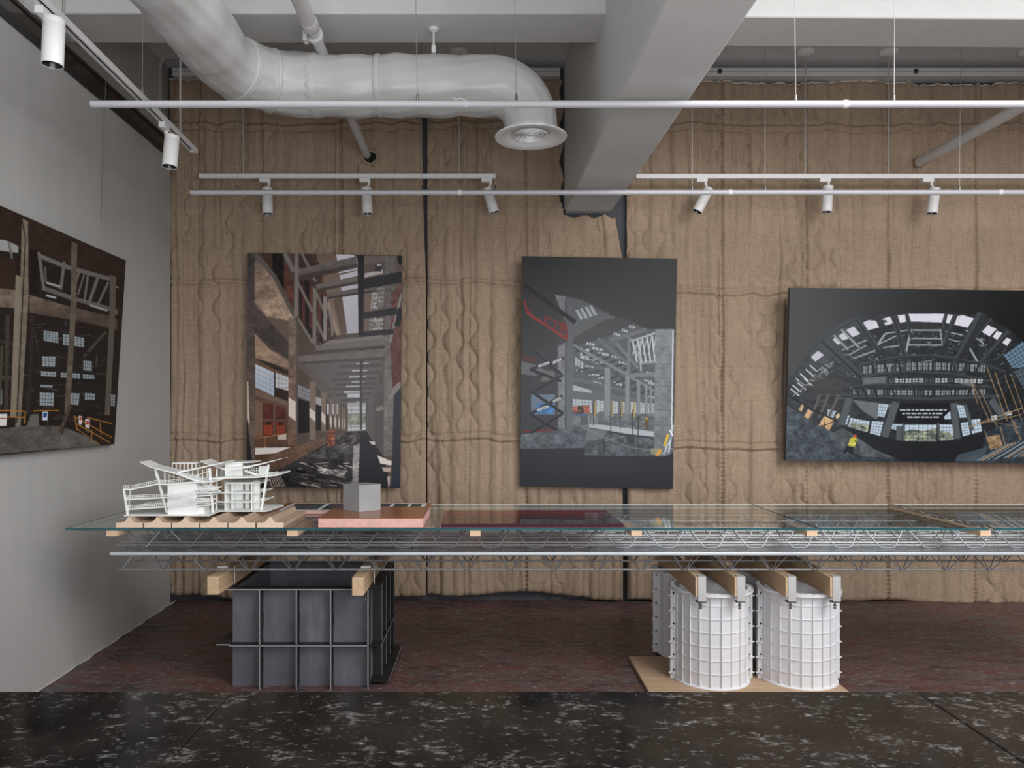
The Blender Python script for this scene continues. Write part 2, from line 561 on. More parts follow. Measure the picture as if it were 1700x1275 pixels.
# ------------------------------------------------------------------ burlap hangings
def burlap(name, x0, x1, ytop, ybot, seams_v, seams_h, thin_h, label, seed, notch=None, taper=None):
    d0 = 5.872
    step = 0.0076
    X0, X1 = (x0 - CX) * d0 / F, (x1 - CX) * d0 / F
    Z0, Z1 = P(0, max(ybot), d0).z, P(0, min(ytop), d0).z
    nx, nz = int((X1 - X0) / step), int((Z1 - Z0) / step)
    u = np.linspace(0, 1, nx + 1)[:, None] * np.ones((1, nz + 1))
    w = np.linspace(0, 1, nz + 1)[None, :] * np.ones((nx + 1, 1))
    px = x0 + (x1 - x0) * u
    # wavy top and bottom edge
    tb = np.interp(px[:, 0], np.linspace(x0, x1, len(ytop)), ytop)
    bb = np.interp(px[:, 0], np.linspace(x0, x1, len(ybot)), ybot)
    tb = tb + 5 * (vnoise(px[:, 0] / 17, px[:, 0] * 0 + 3.3, seed + 5) - 0.5) + 2.5 * (vnoise(px[:, 0] / 5, px[:, 0] * 0, seed + 6) - 0.5)
    bb = bb + 5 * (vnoise(px[:, 0] / 23, px[:, 0] * 0 + 1.3, seed + 7) - 0.5)
    py = bb[:, None] + (tb - bb)[:, None] * w
    X = (px - CX) * d0 / F
    Z = EYE + (CY - py) * d0 / F
    # slow sideways wander of the fold lines
    wx = X + 0.03 * (vnoise(X * 3, Z * 2.2, seed) - 0.5) + 0.012 * (vnoise(X * 9, Z * 7, seed + 1) - 0.5)
    h = np.zeros_like(X)
    # hanging folds
    f1 = vnoise(wx * 7, Z * 0.45 + 7, seed + 2)
    f2 = vnoise(wx * 17, Z * 0.9 + 2, seed + 3)
    f3 = vnoise(wx * 38, Z * 1.7 + 5, seed + 4)
    h += 0.034 * (f1 - 0.5) + 0.026 * (np.abs(f2 - 0.5) * 2 - 0.5) + 0.010 * (f3 - 0.5)
    # quilted bulb columns between snaking stitch lines
    wq, lam = 0.112, 0.262
    zz = Z + 0.05 * (vnoise(X * 4, Z * 0.5, seed + 8) - 0.5)
    s = np.sin(2 * np.pi * zz / lam)
    s = np.sign(s) * np.abs(s) ** 0.8
    ww = X + 0.02 * (vnoise(X * 2.5, Z * 1.2, seed + 9) - 0.5)
    best = np.full_like(X, 9.0)
    side = np.zeros_like(X)
    k0, k1 = int(X0 / wq) - 2, int(X1 / wq) + 3
    inside = np.zeros_like(X)
    for k in range(k0, k1):
        line = k * wq + (1 if k % 2 else -1) * 0.029 * s
        dd = ww - line
        upd = np.abs(dd) < np.abs(best)
        best = np.where(upd, dd, best)
        side = np.where(upd, k, side)
    mask = np.clip((vnoise(X * 2.3, Z * 1.1 + 9, seed + 10) - 0.22) * 2.2, 0.12, 1)
    mask2 = np.clip(vnoise(side * 1.37, Z * 2.4, seed + 11) * 1.5 - 0.15, 0.1, 1)
    ab = np.abs(best)
    groove = np.exp(-(ab / 0.0075) ** 2)
    bulge = 1 - np.exp(-(ab / 0.030) ** 1.4)
    tilt = np.sign(best) * np.exp(-ab / 0.02) * (vnoise(side * 2.7, Z * 1.5, seed + 12) - 0.5) * 2
    h += mask * mask2 * (0.018 * bulge - 0.009 * groove + 0.011 * tilt)
    # vertical seams
    for sx, depth in seams_v:
        sX = (sx - CX) * d0 / F + 0.008 * (vnoise(Z * 3, Z * 0 + sx, seed + 13) - 0.5)
        a = X - sX
        h += depth * (-0.024 * np.exp(-(a / 0.007) ** 2) + 0.007 * np.exp(-((np.abs(a) - 0.022) / 0.012) ** 2))
        h += depth * 0.004 * np.exp(-(a / 0.016) ** 2) * np.sign(np.sin(Z * 2 * np.pi / 0.034))
    # rope-like horizontal welts
    for sy in seams_h:
        wob = 7 * (vnoise(px / 26, px * 0 + sy, seed + 14) - 0.5)
        sZ = EYE + (CY - (sy + wob)) * d0 / F
        a = Z - sZ
        tw = 0.55 + 0.45 * np.sin((X + a * 0.9) * 2 * np.pi / 0.036)
        h += 0.017 * np.exp(-(a / 0.014) ** 2) * (0.65 + 0.5 * tw * vnoise(X * 25, Z * 0, seed + 15)) - 0.012 * np.exp(-((a - 0.030) / 0.010) ** 2) - 0.014 * np.exp(-((a + 0.027) / 0.009) ** 2)
        h += 0.008 * np.exp(-np.abs(a) / 0.09) * (vnoise(X * 34, Z * 0 + sy, seed + 16) - 0.5)
    for sy in thin_h:
        sZ = EYE + (CY - sy - 4 * (vnoise(px / 40, px * 0 + sy, seed + 17) - 0.5)) * d0 / F
        h += -0.004 * np.exp(-((Z - sZ) / 0.006) ** 2)
    # hem: the cloth turns in at its border
    eb = np.minimum(np.minimum(X - X0, X1 - X), np.minimum(Z - Z[:, :1], Z[:, -1:] - Z))
    h += -0.02 * np.exp(-(eb / 0.012))
    h += 0.0016 * (RNG.rand(*h.shape) - 0.5)
    h = np.clip(h, -0.055, 0.07)
    Y = d0 - h
    if taper is not None:
        t = np.interp(py, [a for a, b in taper], [b for a, b in taper])
        wgt = np.clip(1 - np.abs(px - taper_side(taper, x0, x1)) / 60.0, 0, 1)
        X = X + t * d0 / F * wgt
    co = np.stack([X, Y, Z], -1).reshape(-1, 3)
    I = np.arange((nx + 1) * (nz + 1)).reshape(nx + 1, nz + 1)
    a, b, c, e = I[:-1, :-1], I[1:, :-1], I[1:, 1:], I[:-1, 1:]
    keep = np.ones(a.shape, bool)
    if notch is not None:
        keep &= ~((px[:-1, :-1] > notch[0] + 3 * np.sin(py[:-1, :-1] / 9)) & (py[:-1, :-1] < notch[1] + 2.5 * np.sin(px[:-1, :-1] / 6)))
    fs = np.stack([a[keep], b[keep], c[keep], e[keep]], -1)
    me = bpy.data.meshes.new(name)
    me.vertices.add(len(co)); me.vertices.foreach_set('co', co.astype(np.float32).ravel() - np.tile(np.array([0, 0, 0], np.float32), len(co)))
    me.loops.add(fs.size); me.loops.foreach_set('vertex_index', fs.ravel().astype(np.int32))
    me.polygons.add(len(fs)); me.polygons.foreach_set('loop_start', np.arange(0, fs.size, 4, dtype=np.int32))
    me.polygons.foreach_set('use_smooth', np.ones(len(fs), bool))
    me.update(calc_edges=True); me.validate()
    me.materials.append(M['burlap'])
    o = bpy.data.objects.new(name, me); COL.objects.link(o)
    ORG[o.name] = Vector((0, 0, 0))
    tag(o, label, 'quilt')
    # torn pale lining along the top edge
    mb = MB()
    for i in range(0, nx - 2):
        if notch is not None and px[i, 0] > notch[0] - 4:
            continue
        z = Z[i, -1]; z2 = Z[i + 1, -1]
        t1 = 0.003 + 0.011 * float(vnoise(np.array([px[i, 0] / 9]), np.array([0.0]), seed + 20)[0])
        t2 = 0.003 + 0.011 * float(vnoise(np.array([px[i + 1, 0] / 9]), np.array([0.0]), seed + 20)[0])
        yA, yB = Y[i, -1] - 0.001, Y[i + 1, -1] - 0.001
        mb.hexa([(X[i, -1], yA, z - 0.004), (X[i + 1, -1], yB, z2 - 0.004), (X[i + 1, -1], yB + 0.012, z2 - 0.004), (X[i, -1], yA + 0.012, z - 0.004),
                 (X[i, -1], yA, z + t1), (X[i + 1, -1], yB, z2 + t2), (X[i + 1, -1], yB + 0.012, z2 + t2), (X[i, -1], yA + 0.012, z + t1)])
    mb.build('torn_lining', M['fringe'], o)
    return o


def taper_side(tp, x0, x1):
    return x1 if tp[0][1] <= 0 else x0


burlap('burlap_quilt', 280, 705, [131, 132, 131, 134, 132], [985, 994, 996, 994, 989], [(434, 1.0), (566, 1.0), (302, 0.5)], [208, 467, 728], [341, 599, 860],
       'brown burlap quilt hanging at the left beside the pale grey wall', 21, taper=[(120, -6), (330, -3), (470, 2), (990, 2)])
burlap('burlap_quilt', 709, 1034, [132, 131, 132], [988, 990, 983, 992, 996], [(873, 1.0), (778, 0.3)], [206, 468, 728], [342, 600, 862],
       'brown burlap quilt hanging in the middle below the deep beam', 47, notch=(931, 360), taper=[(120, -14), (360, -12), (430, 0), (1000, 0)])
burlap('burlap_quilt', 1042, 2010, [139, 134, 137, 139, 133, 138, 141, 135, 138, 136, 139], [996, 1000, 996, 1003, 1000, 997, 1006, 1004, 1008, 1003, 1006, 1001], [(1198, 1.1), (1338, 1.0), (1475, 1.2), (1620, 1.1), (1760, 1.0), (1900, 1.0)], [210, 486, 741], [345, 612, 872],
       'brown burlap quilt hanging at the right behind the wide panoramic print', 83, taper=[(120, 0), (990, 0)])
# conduit up the left corner
c = [P(265, 232, 5.80), P(265, 118, 5.80), P(266, 106, 5.80), P(270, 98.5, 5.80), P(277, 95.5, 5.80), P(340, 95, 5.80), P(430, 95, 5.80)]
tag(MB().tube(c, 0.02, 12).build('conduit', M['conduit'], origin=c[0]), 'grey bent conduit in the upper left corner of the room', 'pipe')

# ------------------------------------------------------------------ the long display table
ZG = 0.906                                  # top of the glass
GN, GF = 3.775, 4.71                         # near and far edge of the glass
ZS = 0.762                                   # upper deck sheet
XR = 3.62


def pane(xa, xb, label):
    t = thing('glass_tabletop', label, 'glass top', ((xa + xb) / 2, (GN + GF) / 2, ZG - 0.012), 'glass panes of the long table')
    mb = MB()
    z0, z1 = ZG - 0.012, ZG
    vs = [(xa, GN, z0), (xb, GN, z0), (xb, GF, z0), (xa, GF, z0), (xa, GN, z1), (xb, GN, z1), (xb, GF, z1), (xa, GF, z1)]
    mb.add(vs, [(0, 3, 2, 1), (4, 5, 6, 7)])
    mb.add(vs, [(1, 2, 6, 5), (3, 0, 4, 7), (2, 3, 7, 6)])
    mb.cur = 1
    mb.add(vs, [(0, 1, 5, 4)])
    mb.cur = 2                                # pale strip: light caught by the far edge, put into the colour
    mb.box((xa, GF, z1 - 0.004), (xb, GF + 0.002, z1 + 0.0005))
    mb.cur = 3                                # dark arris along the two joints
    mb.box((xa - 0.0006, GN, z1 - 0.003), (xa + 0.0025, GF, z1 + 0.0003))
    mb.box((xb - 0.0025, GN, z1 - 0.003), (xb + 0.0006, GF, z1 + 0.0003))
    mb.build('pane', [M['glass'], M['glass_edge'], M['glass_far'], M['glass_joint']], t, smooth=False)
    return t


XJ1, XJ2 = (1358.5 - CX) * GN / F, (1641 - CX) * GN / F
pane(-2.118, XJ1 - 0.002, 'long clear glass pane under the white building model and the red acrylic sheet')
pane(XJ1 + 0.002, XJ2 - 0.004, 'short clear glass pane with nothing on it, reflecting the panoramic print')
pane(XJ2 + 0.03, XR, 'clear glass pane at the right end of the table, cut by the frame')

# battens across the trusses, under the glass
bat = MB().box((-0.026, GN - 0.015, 0), (0.026, 4.085, 0.026)).build('timber_batten', M['batten'], origin=(0, 3.76, 0))
ORG.pop('timber_batten')
bl = ['pale timber batten under the glass below the leftmost clay tile', 'pale timber batten under the glass left of the pink and orange slab',
      'pale timber batten under the left part of the red acrylic sheet', 'pale timber batten under the glass just right of the red acrylic sheet',
      'pale timber batten under the joint of the long and the short glass pane', 'pale timber batten under the gap at the right end of the short glass pane']
for i, xp in enumerate((184.5, 485, 789, 1057, 1348.5, 1637)):
    if i == 5:
        o = MB().box((-0.026, GN - 0.015, 0), (0.026, 4.64, 0.026)).build('timber_batten', M['batten'], origin=(0, 3.76, 0))
    else:
        o = bat if i == 0 else bat.copy()
    if 0 < i < 5:
        COL.objects.link(o)
    o.location = ((xp - CX) * 3.757 / F, 3.76, 0.868)
    tag(o, bl[i], 'batten', 'timber battens under the glass')


def truss(parent, d, zs, sg, x0, x1, phase, per=0.2345, ha=0.112):
    """lattice girder: an apex bar, two base bars and two bent web wires. sg=+1 stands on the sheet, -1 hangs under it"""
    zb, za = zs + sg * 0.014, zs + sg * ha
    g = MB().tube([(x0, d, za), (x1, d, za)], 0.0058, 8).build('lattice_girder', M['rebar'], parent)
    for s in (-1, 1):
        MB().tube([(x0 - 0.005 * s, d + s * 0.040, zb), (x1, d + s * 0.040, zb)], 0.0056, 8).build('base_bar', M['rebar'], g)
    for s in (-1, 1):
        pts = []
        k = math.floor((x0 - phase) / per)
        while phase + k * per < x1 + per:
            xa = phase + k * per
            for (dx, off, z) in ((-0.117, 0.052, zs + sg * 0.0038), (-0.095, 0.051, zs + sg * 0.0038), (-0.080, 0.0485, zs + sg * 0.006), (-0.069, 0.0455, zb + sg * 0.003),
                                 (-0.014, 0.010, za - sg * 0.006), (-0.006, 0.0062, za + sg * 0.002), (0.006, 0.0062, za + sg * 0.002), (0.014, 0.010, za - sg * 0.006),
                                 (0.069, 0.0455, zb + sg * 0.003), (0.080, 0.0485, zs + sg * 0.006), (0.095, 0.051, zs + sg * 0.0038)):
                x = xa + dx
                if x0 - 0.02 < x < x1 + 0.02:
                    pts.append((x, d + s * off, z))
            k += 1
        MB().tube(pts, 0.0033, 6).build('web_wire', M['webwire'], g)
    return g


TD = (4.06, 4.295, 4.53)
up = thing('truss_deck', 'upper truss deck, girders standing up on its bright galvanised sheet under the glass', 'truss deck', (0.6, 4.295, ZS), 'decks of the long table')
mb = MB().box((-1.957, 3.90, ZS - 0.003), (XR, 4.69, ZS))
mb.build('sheet', M['galv'], up)
lip = MB()
lip.box((-1.957, 3.892, ZS - 0.0155), (XR, 3.900, ZS + 0.0005))
lip.build('folded_lip', M['lip'], up, bevel=0.003)
for d, x0 in zip(TD, (-1.99, -1.99, -1.985)):
    truss(up, d, ZS + 0.001, 1, x0, XR, -1.976, ha=0.101)
low = thing('truss_deck', 'lower truss deck, girders hanging from its sheet onto the timbers', 'truss deck', (0.6, 4.295, 0.64), 'decks of the long table')
MB().box((-1.93, 3.905, ZS - 0.0205), (XR, 4.69, ZS - 0.0175)).build('sheet', M['galv'], low)
for d in TD:
    truss(low, d, ZS - 0.021, -1, -1.985, XR, -1.988, ha=0.103)
ZT = ZS - 0.021 - 0.103 - 0.006            # top of the supporting timbers

# ------------------------------------------------------------------ steel formwork box
BX0, BX1, BY0, BY1, BH = -1.386, -0.640, 4.09, 4.78, ZT - 0.0935
box = thing('steel_formwork_box', 'open dark steel formwork box with ribs standing on the floor under the table', 'formwork', ((BX0 + BX1) / 2, (BY0 + BY1) / 2, 0))
t = 0.006
MB().box((BX0, BY0, 0), (BX1, BY0 + t, BH)).build('panel', M['steel'], box)
MB().box((BX0, BY1 - t, 0), (BX1, BY1, BH)).build('panel', M['steel'], box)
MB().box((BX0, BY0 + t, 0), (BX0 + t, BY1 - t, BH)).build('panel', M['steel'], box)
MB().box((BX1 - t, BY0 + t, 0), (BX1, BY1 - t, BH)).build('panel', M['steel'], box)


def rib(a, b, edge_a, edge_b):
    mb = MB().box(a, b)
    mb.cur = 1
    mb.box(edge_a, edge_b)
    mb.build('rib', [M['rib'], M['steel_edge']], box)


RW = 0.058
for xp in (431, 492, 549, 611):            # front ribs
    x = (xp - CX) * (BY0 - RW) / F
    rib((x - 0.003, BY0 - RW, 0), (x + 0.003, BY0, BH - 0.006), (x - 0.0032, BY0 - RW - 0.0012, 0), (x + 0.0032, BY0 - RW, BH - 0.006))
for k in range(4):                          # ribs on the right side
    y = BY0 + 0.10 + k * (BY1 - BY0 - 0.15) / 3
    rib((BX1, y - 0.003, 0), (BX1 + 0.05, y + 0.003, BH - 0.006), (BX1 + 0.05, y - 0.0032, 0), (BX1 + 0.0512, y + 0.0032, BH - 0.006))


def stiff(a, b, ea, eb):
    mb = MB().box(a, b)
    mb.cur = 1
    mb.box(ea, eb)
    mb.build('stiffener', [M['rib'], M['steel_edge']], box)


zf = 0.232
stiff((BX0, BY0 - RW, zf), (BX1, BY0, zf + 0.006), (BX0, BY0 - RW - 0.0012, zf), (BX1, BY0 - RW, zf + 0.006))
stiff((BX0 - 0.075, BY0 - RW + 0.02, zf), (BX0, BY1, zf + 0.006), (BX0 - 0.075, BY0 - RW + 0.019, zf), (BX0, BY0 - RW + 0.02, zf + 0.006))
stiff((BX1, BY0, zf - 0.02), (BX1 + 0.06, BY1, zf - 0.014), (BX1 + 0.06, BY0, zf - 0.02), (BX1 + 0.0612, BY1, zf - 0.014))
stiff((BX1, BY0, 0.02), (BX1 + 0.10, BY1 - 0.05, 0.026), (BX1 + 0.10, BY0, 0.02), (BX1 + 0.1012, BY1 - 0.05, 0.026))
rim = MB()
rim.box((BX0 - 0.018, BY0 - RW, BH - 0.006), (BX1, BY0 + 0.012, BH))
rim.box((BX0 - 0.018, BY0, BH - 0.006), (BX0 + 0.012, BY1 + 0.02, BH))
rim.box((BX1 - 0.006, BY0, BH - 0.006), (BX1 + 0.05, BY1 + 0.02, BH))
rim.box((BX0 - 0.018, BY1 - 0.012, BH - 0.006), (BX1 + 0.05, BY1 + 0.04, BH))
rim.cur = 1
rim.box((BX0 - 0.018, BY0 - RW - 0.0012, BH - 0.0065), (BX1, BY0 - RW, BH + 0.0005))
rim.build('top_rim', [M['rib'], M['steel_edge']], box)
for (xp, yp) in ((606, 996), (606.5, 1047.5), (607, 1098)):
    q = P(xp, yp, BY0 - 0.002)
    mb = MB().lathe([(0, -0.014), (0.0085, -0.014), (0.0085, -0.006), (0.014, -0.006), (0.014, 0.002), (0, 0.002)], q, (0, 1, 0), 14)
    mb.build('bolt', M['bolt'], box)
for xp in (431, 492, 549):                 # weld beads in the corners of the ribs
    x = (xp - CX) * (BY0 - RW) / F + 0.006
    for (za, zb) in ((0.33, 0.40), (0.10, 0.16), (0.265, 0.28)):
        nz = int((zb - za) / 0.004)
        prf = [(0, 0)] + [(0.0035 + 0.002 * math.sin(i * 2.1), i * 0.004) for i in range(nz)] + [(0, nz * 0.004)]
        MB().lathe(prf, (x, BY0 - 0.003, za), (0, 0, 1), 8).build('weld_bead', M['bolt'], box)

# supporting timbers
def timber(name, xc, y0, y1, w, h, label, grp):
    o = MB().box((xc - w / 2, y0, ZT - h), (xc + w / 2, y1, ZT)).build(name, M['timber'], origin=(xc, (y0 + y1) / 2, ZT - h), bevel=0.0015)
    return tag(o, label, 'timber', grp)


HT = 0.0935
timber('support_timber', -1.428, 3.91, 4.92, 0.06, HT, 'squared timber lying on the left edge of the steel box, under the table', 'timbers on the steel box')
timber('support_timber', -0.672, 3.89, 4.92, 0.06, HT, 'squared timber lying on the right edge of the steel box, under the table', 'timbers on the steel box')
for xc, lb in ((-1.452, 'white strap with a thin bolt on the left timber of the steel box'), (-0.668, 'white strap with a thin bolt on the right timber of the steel box')):
    t_ = thing('timber_strap', lb, 'strap', (xc, 4.135, ZT), 'straps on the box timbers')
    MB().box((xc - 0.027, 4.115, ZT), (xc + 0.027, 4.155, ZT + 0.012)).build('plate', M['white'], t_, bevel=0.002)
    xs = xc + (0.0335 if xc > -1 else -0.0575 + 0.09)
    sx = 0.0435 if xc > -1 else 0.0605
    MB().tube([(xc + sx - 0.006, 4.135, ZT + 0.006), (xc + sx, 4.135, ZT + 0.006), (xc + sx, 4.135, ZT - 0.115)], 0.0035, 8).build('bolt', M['bolt'], t_)

# ------------------------------------------------------------------ white plastic column forms
HT2 = 0.104
CH = ZT - HT2 - 0.02
FY, FY2 = 4.165, 4.612
BBX = (0.845, 1.895)
tag(MB().box((BBX[0], 3.74, 0), (BBX[1], 4.52, 0.02)).build('plywood_board', M['ply'], origin=(1.37, 4.1, 0), bevel=0.001), 'plywood board on the floor under the white plastic drums', 'board')


def form():
    g = 'white plastic column forms'
    t = thing('plastic_column_form', '', 'column form', (0, 0, 0.02), g)
    R, z0, z1 = 0.192, 0.02, 0.02 + CH
    MB().lathe([(R, z0), (R, z1), (R - 0.006, z1), (R - 0.006, z0)], (0, 0, 0), n=72, closed=True).build('shell', M['plastic'], t)
    rb = MB()
    nv = 22
    for k in range(nv):
        th = 2 * math.pi * (k + 0.5) / nv
        c, s = math.cos(th), math.sin(th)
        if abs(s) < 0.12:
            continue
        u = Vector((c, s, 0)); w = Vector((-s, c, 0)) * 0.0022
        a, b = u * (R - 0.001), u * (R + 0.008)
        zv0, zv1 = Vector((0, 0, z0)), Vector((0, 0, z1))
        rb.hexa([a - w + zv0, b - w + zv0, b + w + zv0, a + w + zv0, a - w + zv1, b - w + zv1, b + w + zv1, a + w + zv1])
    for k in range(1, 7):
        z = z0 + CH * k / 7.0 + 0.006
        rb.lathe([(R - 0.001, z - 0.0018), (R + 0.0055, z - 0.0014), (R + 0.0055, z + 0.0014), (R - 0.001, z + 0.0018)], (0, 0, 0), n=72, closed=True)
    rb.build('rib_grid', M['plastic'], t)
    rim = MB()
    for (ra, rb_) in ((R - 0.006, R + 0.004), (R + 0.026, R + 0.032)):
        rim.lathe([(ra, z1 - 0.014), (rb_, z1 - 0.014), (rb_, z1), (ra, z1)], (0, 0, 0), n=72, closed=True)
    MB().lathe([(R, z0), (R + 0.014, z0), (R + 0.014, z0 + 0.004), (R, z0 + 0.012)], (0, 0, 0), n=72, closed=True).build('foot_ring', M['plastic'], t)
    for k in range(36):
        th = 2 * math.pi * k / 36
        u = Vector((math.cos(th), math.sin(th), 0)); u2 = Vector((math.cos(th + 0.09), math.sin(th + 0.09), 0))
        for q in (u, u2) if k % 2 else (u,):
            rim.bar(u * R + Vector((0, 0, z1 - 0.007)), q * (R + 0.029) + Vector((0, 0, z1 - 0.007)), 0.0025, 0.013)
    rim.lathe([(R, z1 - 0.013), (R + 0.029, z1 - 0.013), (R + 0.029, z1 - 0.011), (R, z1 - 0.011)], (0, 0, 0), n=72, closed=True)
    rim.build('end_ring', M['plastic'], t)
    for s in (-1, 1):
        f = MB()
        f.box((s * (R - 0.002), -0.013, z0), (s * (R + 0.034), -0.009, z1))
        f.box((s * (R - 0.002), 0.009, z0), (s * (R + 0.034), 0.013, z1))
        f.box((s * (R + 0.031), -0.013, z0), (s * (R + 0.034), 0.013, z1))
        for k in range(11):
            z = z0 + CH * (k + 0.3) / 11
            f.box((s * (R - 0.002), -0.016, z - 0.0015), (s * (R + 0.034), -0.013, z + 0.0015))
        fl = f.build('joint_flange', M['plastic'], t)
        for k in range(6):
            z = z0 + CH * (k + 0.55) / 6.0
            MB().lathe([(0, -0.0136), (0.0055, -0.0136), (0.0055, -0.0132), (0, -0.0132)], (s * (R + 0.017), 0, z), (0, 1, 0), 12).build('pin_hole', M['black'], fl)
        for k in range(6):
            z = z0 + CH * (k + 0.55) / 6.0 - 0.012
            pn = MB()
            pn.lathe([(0, -0.034), (0.006, -0.034), (0.0065, -0.020), (0.004, -0.018), (0.004, 0.030), (0.0, 0.030)], (s * (R + 0.017), 0, z), (0, 1, 0), 10)
            pn.box((s * (R + 0.017) - 0.012, -0.028, z - 0.004), (s * (R + 0.017) + 0.012, -0.022, z + 0.001))
            pn.bar((s * (R + 0.017), -0.016, z), (s * (R + 0.044), -0.012, z - 0.003), 0.007, 0.007)
            pn.build('wedge_pin', M['plastic'], t)
    return t


f0 = form()
spots = [((1180 - CX) * FY / F, FY, 'white plastic column form in front, nearer to the steel box, on the plywood board'),
         ((1324.5 - CX) * FY / F, FY, 'white plastic column form in front, at the right corner of the plywood board'),
         (1.236, FY2, 'white plastic column form standing behind the left front drum'),
         (1.717, FY2, 'white plastic column form hidden behind the right front drum')]
for i, (x, y, lb) in enumerate(spots):
    o = f0 if i == 0 else dup(f0, (x, y, 0.02), lb)
    o.location = (x, y, 0.02); o['label'] = lb
ORG[f0.name] = Vector((0, 0, 0.02))

TBX = (1.104, 1.307, 1.571, 1.802)
nm = ['first', 'second', 'third', 'fourth']
for i, xc in enumerate(TBX):
    timber('form_timber', xc, 3.905, 4.90, 0.054, HT2, ['upright timber over the left side of the left front drum', 'upright timber over the right side of the left front drum',
           'upright timber over the left side of the right front drum', 'upright timber over the right side of the right front drum'][i], 'timbers on the white drums')


def clamp(xc):
    z1, z0, y = ZT + 0.001, ZT - HT2 - 0.024, 3.904
    t = thing('timber_clamp', '', 'clamp', (xc, y, z0), 'metal clamps on the timber ends')
    b = MB()
    w = 0.021
    b.box((xc - w, y - 0.004, z0), (xc + w, y, z1 + 0.003))
    b.box((xc - w, y - 0.004, z1), (xc + w, y + 0.045, z1 + 0.003))
    b.build('bracket', M['clamp'], t, bevel=0.002)
    b = MB().box((xc - w - 0.006, y - 0.006, z0 - 0.004), (xc + w, y + 0.030, z0))
    b.build('foot_plate', M['trim'], t)
    b = MB()
    b.tube([(xc - 0.004, y + 0.012, z0 - 0.030), (xc - 0.004, y + 0.012, z0 + 0.018)], 0.0042, 10)
    b.lathe([(0, -0.022), (0.009, -0.022), (0.009, -0.012), (0, -0.012)], (xc - 0.004, y + 0.012, z0 - 0.004), (0, 0, 1), 6)
    b.lathe([(0, -0.036), (0.008, -0.036), (0.008, -0.029), (0, -0.029)], (xc - 0.004, y + 0.012, z0 - 0.004), (0, 0, 1), 6)
    b.build('bolt', M['bolt'], t)
    return t


cl = ['metal clamp on the timber end over the left side of the left front drum', 'metal clamp on the timber end over the right side of the left front drum',
      'metal clamp on the timber end over the left side of the right front drum', 'metal clamp on the timber end over the right side of the right front drum']
for xc, lb in zip(TBX, cl):
    clamp(xc + 0.006)['label'] = lb

# ------------------------------------------------------------------ things on the glass
# clay tiles: one profile, six tiles
TW, TY0, TY1 = 0.1405, 3.80, 4.25
pr = [(0, 0), (0.135, 0), (0.135, 0.024), (0.128, 0.0245), (0.122, 0.022), (0.118, 0.024), (0.098, 0.024), (0.088, 0.030), (0.080, 0.042), (0.074, 0.0495), (0.066, 0.051), (0.059, 0.048),
      (0.052, 0.036), (0.044, 0.030), (0.036, 0.026), (0.030, 0.0265), (0.026, 0.021), (0.018, 0.0235), (0.010, 0.021), (0, 0.023)]


def clay_tile():
    mb = MB()
    n = len(pr)
    ys = [TY0, TY0 + 0.0005, TY1]
    vs = [(x - TW / 2, y, z) for y in ys for x, z in pr]
    fs = []
    for j in range(2):
        for i in range(n):
            fs.append((j * n + i, j * n + (i + 1) % n, (j + 1) * n + (i + 1) % n, (j + 1) * n + i))
    mb.add(vs, fs)
    mb.add([(x - TW / 2, TY1, z) for x, z in pr], [tuple(range(n))])
    mb.cur = 1
    mb.add([(x - TW / 2, TY0, z) for x, z in pr], [tuple(range(n))])
    return mb.build('clay_tile', [M['tile'], M['tile_end']], origin=(0, TY0, 0), ang=0.5)


t0 = clay_tile()
names = ['ridged clay tile at the left end of the row of six under the building model', 'ridged clay tile second from the left end of the row under the building model',
         'ridged clay tile third from the left end of the row under the building model', 'ridged clay tile third from the orange slab in the row of six',
         'ridged clay tile second from the orange slab in the row of six', 'ridged clay tile nearest the orange slab, its hollow back open to view']
for i, xp in enumerate((192, 239, 285.7, 332.5, 379, 426)):
    o = t0 if i == 0 else t0.copy()
    if i:
        COL.objects.link(o)
    o.location = ((xp - CX) * TY0 / F + TW / 2 + 0.0005, TY0, ZG)
    tag(o, names[i], 'clay tile', 'clay tiles in a row on the glass')
ORG.pop(t0.name, None)

# pink and orange slab with the concrete cube
xa, xb = (528.3 - CX) * 3.79 / F, (702.3 - CX) * 3.79 / F
o = thing('orange_slab', 'thick orange topped slab with a pink front edge under the grey cube', 'slab', ((xa + xb) / 2, 4.0, ZG))
MB().box((xa, 3.79, ZG + 0.0015), (xb, 4.235, ZG + 0.0455)).build('pink_core', M['pink'], o, bevel=0.0008)
MB().box((xa - 0.0005, 3.7895, ZG + 0.0455), (xb + 0.0005, 4.236, ZG + 0.0480)).build('top_sheet', M['orange'], o)
MB().box((xa - 0.0005, 3.7895, ZG), (xb + 0.0005, 4.236, ZG + 0.0015)).build('bottom_sheet', M['orange'], o)
zt = ZG + 0.048
cb = lambda x, y: P(x, y, (EYE - zt) * F / (y - CY))
b0, b1, b2 = cb(596.3, 850.4), cb(569.5, 846.8), cb(632, 846.8)
e1, e2 = b1 - b0, b2 - b0
hgt = 0.0
b3 = b0 + e1 + e2
hz = Vector((0, 0, (850.4 - 806.0) * b0.y / F))
tag(MB().hexa([b0, b2, b3, b1, b0 + hz, b2 + hz, b3 + hz, b1 + hz]).build('concrete_cube', M['cube'], origin=(b0 + b3) / 2, bevel=0.0015), 'grey concrete cube standing cornerwise on the orange slab', 'cube')

